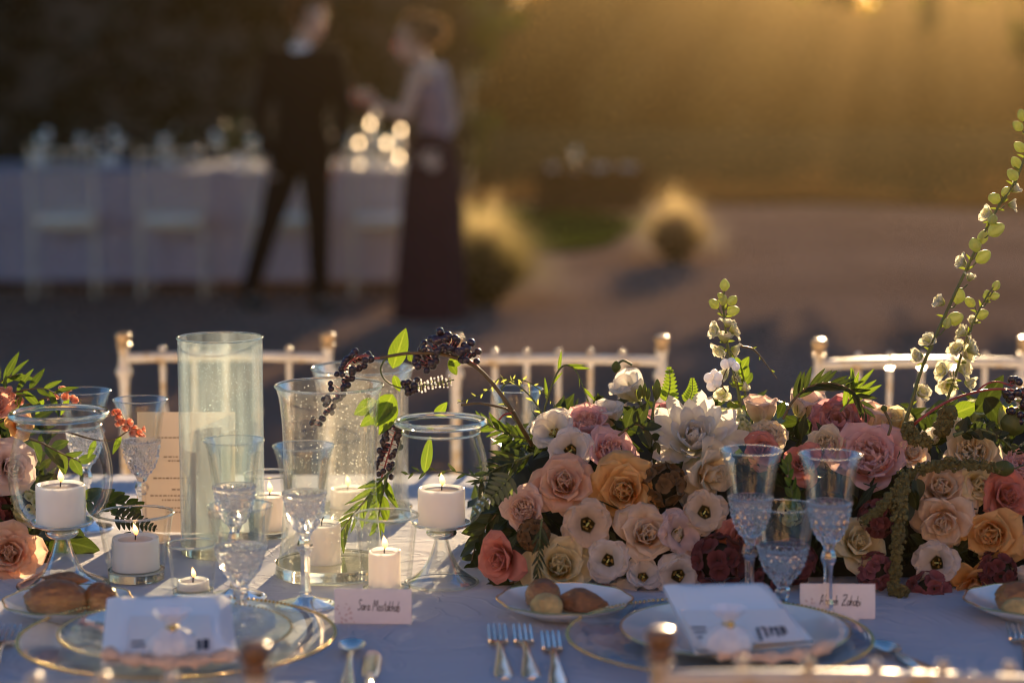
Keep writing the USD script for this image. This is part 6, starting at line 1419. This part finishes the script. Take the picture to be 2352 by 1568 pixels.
sprig('leaf_sprig', 'wiry flowering stems looping behind the feathery leaves', 'greenery', [(1215, 1000), (1180, 960), (1150, 900), (1185, 870), (1240, 895), (1300, 960)], 2.95, 'bud', 'stem_green', 0.010, 0.0011, 20, 80, 0.0011, 0.9, 0.1)
sprig('leaf_sprig', 'grassy loop rising behind the feathery leaves left of the white bells', 'greenery', [(1240, 985), (1262, 900), (1290, 842), (1322, 850), (1345, 905), (1362, 950)], 2.95, 'fresh_leaf', 'stem_green', 0.030, 0.0022, 9, 81, 0.0013, 0.35, 0.1)
sprig('leaf_sprig', 'slender green twig arching over the rim of the footed bowl', 'greenery', [(1262, 985), (1230, 925), (1190, 885), (1150, 868), (1115, 900), (1050, 925)], 2.92, 'bud', 'stem_green', 0.012, 0.0013, 18, 82, 0.001, 0.8, 0.1)
sprig('leaf_sprig', 'trailing thin twig inside the view through the footed bowl', 'greenery', [(1190, 1120), (1130, 1110), (1060, 1085), (980, 1080), (930, 1090)], 2.93, 'dark_leaf', 'stem_green', 0.020, 0.0022, 12, 83, 0.001)
sprig('leaf_sprig', 'green toothed leaves between the right tall goblets', 'greenery', [(1835, 1190), (1822, 1140), (1812, 1090), (1808, 1062)], 2.72, 'fresh_leaf', 'stem_green', 0.022, 0.0060, 10, 84, 0.0012, 0.5, 0.1)
sprig('leaf_sprig', 'dark leaves at the left foot of the bank under the salmon rose', 'greenery', [(1190, 1330), (1160, 1345), (1130, 1362)], 2.76, 'dark_leaf', 'stem_brown', 0.034, 0.011, 6, 85, 0.0012, 0.7, 0.1)
sprig('leaf_sprig', 'grey green leaves below the pale yellow rose', 'greenery', [(1250, 1335), (1215, 1350), (1190, 1360)], 2.74, 'grey_leaf', 'stem_green', 0.032, 0.011, 5, 86, 0.0012, 0.7, 0.1)
sprig('leaf_sprig', 'dark leaves along the left flank of the bank behind the salmon rose', 'greenery', [(1200, 1130), (1140, 1180), (1098, 1240), (1080, 1300)], 2.86, 'dark_leaf', 'stem_brown', 0.040, 0.010, 16, 87, 0.0014, 0.7, 0.05)
sprig('leaf_sprig', 'broad dark leaf spray between the topmost white bells and the dahlia', 'greenery', [(1420, 1000), (1455, 975), (1480, 985), (1510, 1020)], 2.84, 'dark_leaf', 'stem_brown', 0.036, 0.009, 8, 88, 0.0012, 0.7, 0.1)
sprig('leaf_sprig', 'fleshy dark leaves on the right shoulder of the bank', 'greenery', [(2190, 1000), (2240, 985), (2290, 1000), (2345, 1050)], 2.82, 'dark_leaf', 'stem_green', 0.022, 0.0075, 22, 89, 0.0022, 0.8, 0.05)
sprig('leaf_sprig', 'dark leaves under the yellow rose at the right', 'greenery', [(2110, 1085), (2080, 1150), (2062, 1230)], 2.76, 'dark_leaf', 'stem_brown', 0.030, 0.010, 10, 90, 0.0012, 0.7, 0.05)
sprig('leaf_sprig', 'dark leaves at the right foot of the bank before the mauve hydrangea', 'greenery', [(2330, 1290), (2280, 1350), (2190, 1385)], 2.74, 'dark_leaf', 'stem_brown', 0.034, 0.011, 10, 91, 0.0012, 0.7, 0.05)


def catkin(label, pxs, Y, r0, r1, seed, m='amaranth', dropy=None):
    """A knobbly hanging tassel."""
    rng = np.random.default_rng(seed); c = np.array([at(p[0], p[1], p[2] if len(p) > 2 else Y) for p in pxs]); c = dense(c, 14); o = c[0].copy(); c = c - o; c[:, 2] = np.maximum(c[:, 2], ZT + r1 - o[2]); ms = []
    for i, p in enumerate(c):
        r = lerp(r0, r1, i / len(c)) * (0.8 + 0.55 * rng.random() * abs(math.sin(i * 1.7)))
        for _ in range(11):
            d = rng.normal(size=3); d /= np.linalg.norm(d); ms.append(ball(p + d * r * rng.uniform(0.55, 1.0), r * rng.uniform(0.14, 0.38), 1))
    t = thing('amaranth_tassel', label, 'amaranth', o); part(t, 'core', tube(c, np.linspace(r0, r1, len(c)) * 0.5, 8), LOOK[m]); part(t, 'florets', join(ms), LOOK[m], kind='stuff')


catkin('thick greenish amaranth tassel hanging down to the cloth right of the right name card', [(2078, 1090, 2.77), (2068, 1160, 2.74), (2062, 1240, 2.72), (2058, 1320, 2.71), (2052, 1385, 2.70), (2075, 1398, 2.695)], 2.74, 0.0095, 0.0075, 1)
catkin('amaranth tassel slanting down left behind the right tall goblet', [(2092, 1085, 2.78), (2060, 1130, 2.76), (2025, 1165, 2.74), (1985, 1195, 2.73)], 2.75, 0.009, 0.006, 2)
catkin('short sunlit amaranth lump beside the tall delphinium stem', [(2085, 985), (2100, 1008), (2125, 1020)], 2.84, 0.011, 0.009, 3)
catkin('green amaranth lump below the white snapdragon', [(2180, 948), (2170, 970), (2160, 990)], 2.85, 0.012, 0.010, 4)
catkin('amaranth tassel lying over the top of the spiral cream peach rose', [(2110, 1078, 2.78), (2180, 1068, 2.77), (2250, 1068, 2.77), (2300, 1078, 2.77)], 2.77, 0.008, 0.006, 5)
bs = thing('bud_stem', 'plump greenish dahlia bud at the top right of the bank', 'bud', at(2316, 1000, 2.85)); o = at(2316, 1000, 2.85)
part(bs, 'stem', tube([[0, 0, -0.03], [0, 0, -0.01], [0, 0, 0.004]], 0.0018, 8), LOOK['stem_green']); bud(bs, np.array([0, 0, 0.0]), (0.3, -0.2, 1), 0.040, 0.0185, 'sepal')
for k in range(6): m, uv = petal(k * 1.05, 0.042, 0.012, D2(60), D2(-18), 0.004, 0.018, nu=7, nv=7, lance=True, pw=0.6); part(bs, 'sepal', m, LOOK['bud'], True, uv)
t = thing('bud_stem', 'small yellow green bud hanging at the right edge of the bank', 'bud', at(2330, 1076, 2.78)); bud(t, np.zeros(3), (-0.8, -0.3, 0.1), 0.034, 0.010, 'sepal'); part(t, 'stem', tube([[0.022, 0, 0.012], [0.01, 0, 0.004], [0, 0, 0]], 0.001, 7), LOOK['stem_green'])
t = thing('bud_stem', 'drooping dark spent bud before the white bell near the yellow rose', 'bud', at(2040, 1000, 2.82)); o = at(2040, 1000, 2.82); part(t, 'stem', tube(curve([(2040, 1000), (2046, 975), (2032, 944), (2024, 936)], 2.82) - o, 0.0018, 8), LOOK['stem_brown']); bud(t, at(2034, 945, 2.82) - o, (-0.3, -0.2, 0.6), 0.010, 0.004, 'sepal')

# ------------------------------------------------------------------ the arrangement at the left edge
LF = [('garden', 'coral', -18, 925, 52, 2.86, (0.4, -0.6, 0.5), 'coral bloom at the left picture edge, topmost'), ('rose', 'apricot', 48, 975, 40, 2.90, (0.4, -0.8, 0.3), 'orange rose behind the left footed bowl, at the picture edge'), ('open', 'pinkwhite', 30, 1075, 74, 2.86, (0.5, -0.8, 0.1), 'blush white rose behind the left footed bowl'),
      ('rose', 'peach', 22, 1270, 84, 2.80, (0.2, -0.9, 0.2), 'big peach rose low at the left picture edge behind the glass foot'), ('lis', 'white', 90, 1170, 50, 2.90, (0.3, -0.8, 0.1), 'white bloom seen through the left glass bowl'), ('hyd', 'palegreen', 60, 1160, 44, 2.88, (0.3, -0.8, 0), 'greenish hydrangea tuft behind the left candle'),
      ('hyd', 'burgundy', -30, 1180, 70, 2.88, (0.3, -0.8, 0), 'burgundy hydrangea cut by the left picture edge'), ('hyd', 'brown', 75, 1290, 56, 2.90, (0.2, -0.8, 0.1), 'brown dried hydrangea behind the left glass foot'), ('bell', 'white', 200, 1300, 34, 2.92, (0.8, -0.4, 0.1), 'white petal bloom lying on the cloth behind the left glass foot'), ('garden', 'blush', -50, 1020, 60, 2.84, (0.3, -0.8, 0.2), 'blush garden rose beyond the left picture edge')]
for i, (kind, col, px, py, r, Y, d, lb) in enumerate(LF): bloom(kind, col, at(px, py, Y), d, r * Y / FPX, 300 + i, lb)
mz = thing('foliage_base', 'dark mass of leaves that carries the flowers at the left edge', 'greenery', (X(-110, 2.98), 2.98, ZT + 0.001)); tag(mz, kind='stuff')
v, f = ball((0, 0, 0), 1.0, 3); v = v * [0.115, 0.15, 0.17]; v[:, 2] = np.maximum(v[:, 2], 0); part(mz, 'moss', (v, f), LOOK['moss'], kind='stuff')
rng = np.random.default_rng(51); d = rng.normal(size=(700, 3)); d /= np.linalg.norm(d, axis=1, keepdims=True); d[:, 2] = np.abs(d[:, 2]); lc, uv = leaf_cloud(rng, d * [0.13, 0.17, 0.185], 0.015, 1, 0.022); lc[0][:, 2] = np.maximum(lc[0][:, 2], 0.0005); part(mz, 'small_leaves', lc, LOOK['dark_leaf'], False, uv, kind='stuff')
sprig('leaf_sprig', 'long green leaves reaching up at the left edge above the coral blooms', 'greenery', [(-10, 930), (25, 905), (60, 895), (100, 892), (130, 905)], 2.90, 'mid_leaf', 'stem_brown', 0.052, 0.0058, 9, 92, 0.0013, 0.75, 0.1)
sprig('leaf_sprig', 'narrow leaves at the upper left edge, pointing up', 'greenery', [(-20, 900), (10, 870), (40, 860)], 2.92, 'mid_leaf', 'stem_brown', 0.048, 0.0052, 6, 93, 0.0012, 0.5, 0.1)
sprig('leaf_sprig', 'rounded green leaves between the left bowl and the menu card', 'greenery', [(180, 1150), (220, 1150), (265, 1155), (320, 1165)], 2.88, 'mid_leaf', 'stem_green', 0.030, 0.009, 13, 94, 0.0013, 0.7, 0.05)
sprig('leaf_sprig', 'dark leaves behind the foot of the left bowl', 'greenery', [(120, 1190), (150, 1240), (190, 1290), (215, 1330)], 2.94, 'dark_leaf', 'stem_brown', 0.052, 0.015, 8, 95, 0.0014, 0.7, 0.05)
sprig('leaf_sprig', 'green and dark leaves seen through the left glass bowl', 'greenery', [(40, 1000), (90, 1015), (140, 1040), (185, 1060)], 2.92, 'mid_leaf', 'stem_brown', 0.044, 0.011, 9, 96, 0.0014, 0.7, 0.05)
sprig('leaf_sprig', 'dark leaves behind the coral blooms at the left edge', 'greenery', [(-30, 990), (20, 960), (70, 960), (110, 985)], 2.93, 'dark_leaf', 'stem_brown', 0.040, 0.010, 12, 97, 0.0014, 0.7, 0.05)


def wax_sprig(label, pxs, Y, cl, seed):
    rng = np.random.default_rng(seed); c = curve(pxs, Y); o = c[0].copy(); t = thing('blossom_sprig', label, 'blossom sprig', o); part(t, 'stem', tube(c - o, np.linspace(0.0014, 0.0008, len(c)), 7), LOOK['stem_brown']); st = []
    for px, py, r in cl:
        p = at(px, py, Y + rng.uniform(-0.008, 0.008)) - o; d = rng.normal(size=3) * 0.6 + [0.2, -0.8, 0.3]; M = frame(p, d, rng.uniform(0, 6)); ms, us = [], []
        for q in range(5): (v, f), uv = petal(q * 1.2566, r * Y / FPX, r * 0.62 * Y / FPX, D2(35), D2(rng.uniform(50, 85)), 0.0004, r * Y / FPX, 0, 0.1, rng, 5, 5); ms.append((T(v, M), f)); us.append(uv)
        part(t, 'blossom', join(ms), LOOK['petal_coral'], True, np.vstack(us)); near = (c - o)[np.argmin(np.linalg.norm(c - o - p, axis=1))]; st.append(tube([near, (near + p) / 2, p], 0.0006, 5))
    part(t, 'flower_stalks', join(st), LOOK['stem_green'], kind='stuff')
    for k in (0.35, 0.8): i = int(k * (len(c) - 1)); m, uv = blade(c[i] - o, (-0.4, -0.2, -0.9), (0, -1, 0), 0.026, 0.0036, 0.1); part(t, 'leaf', m, LOOK['fresh_leaf'], True, uv)


wax_sprig('sprig of small coral pink blossoms hanging out over the left crystal goblet', [(150, 990), (220, 1010), (262, 1008), (300, 985)], 2.84, [(258, 942, 13), (268, 956, 14), (280, 964, 13), (292, 972, 15), (304, 980, 14), (314, 990, 14), (322, 1002, 13), (300, 994, 12), (286, 980, 12), (270, 968, 12), (326, 986, 11), (275, 945, 11)], 1)
wax_sprig('sprig of small coral blossoms just behind the rim of the left footed bowl', [(60, 930), (100, 915), (140, 910), (185, 918)], 2.92, [(128, 905, 13), (142, 898, 14), (150, 912, 13), (164, 916, 12), (176, 920, 12), (184, 926, 11), (120, 918, 12), (156, 902, 11)], 2)
wax_sprig('coral blossom sprig at the left picture edge above the roses', [(-20, 950), (10, 930), (40, 910), (60, 905)], 2.88, [(10, 915, 15), (24, 900, 14), (36, 905, 14), (44, 920, 13), (16, 938, 14), (32, 930, 13), (2, 900, 13)], 3)
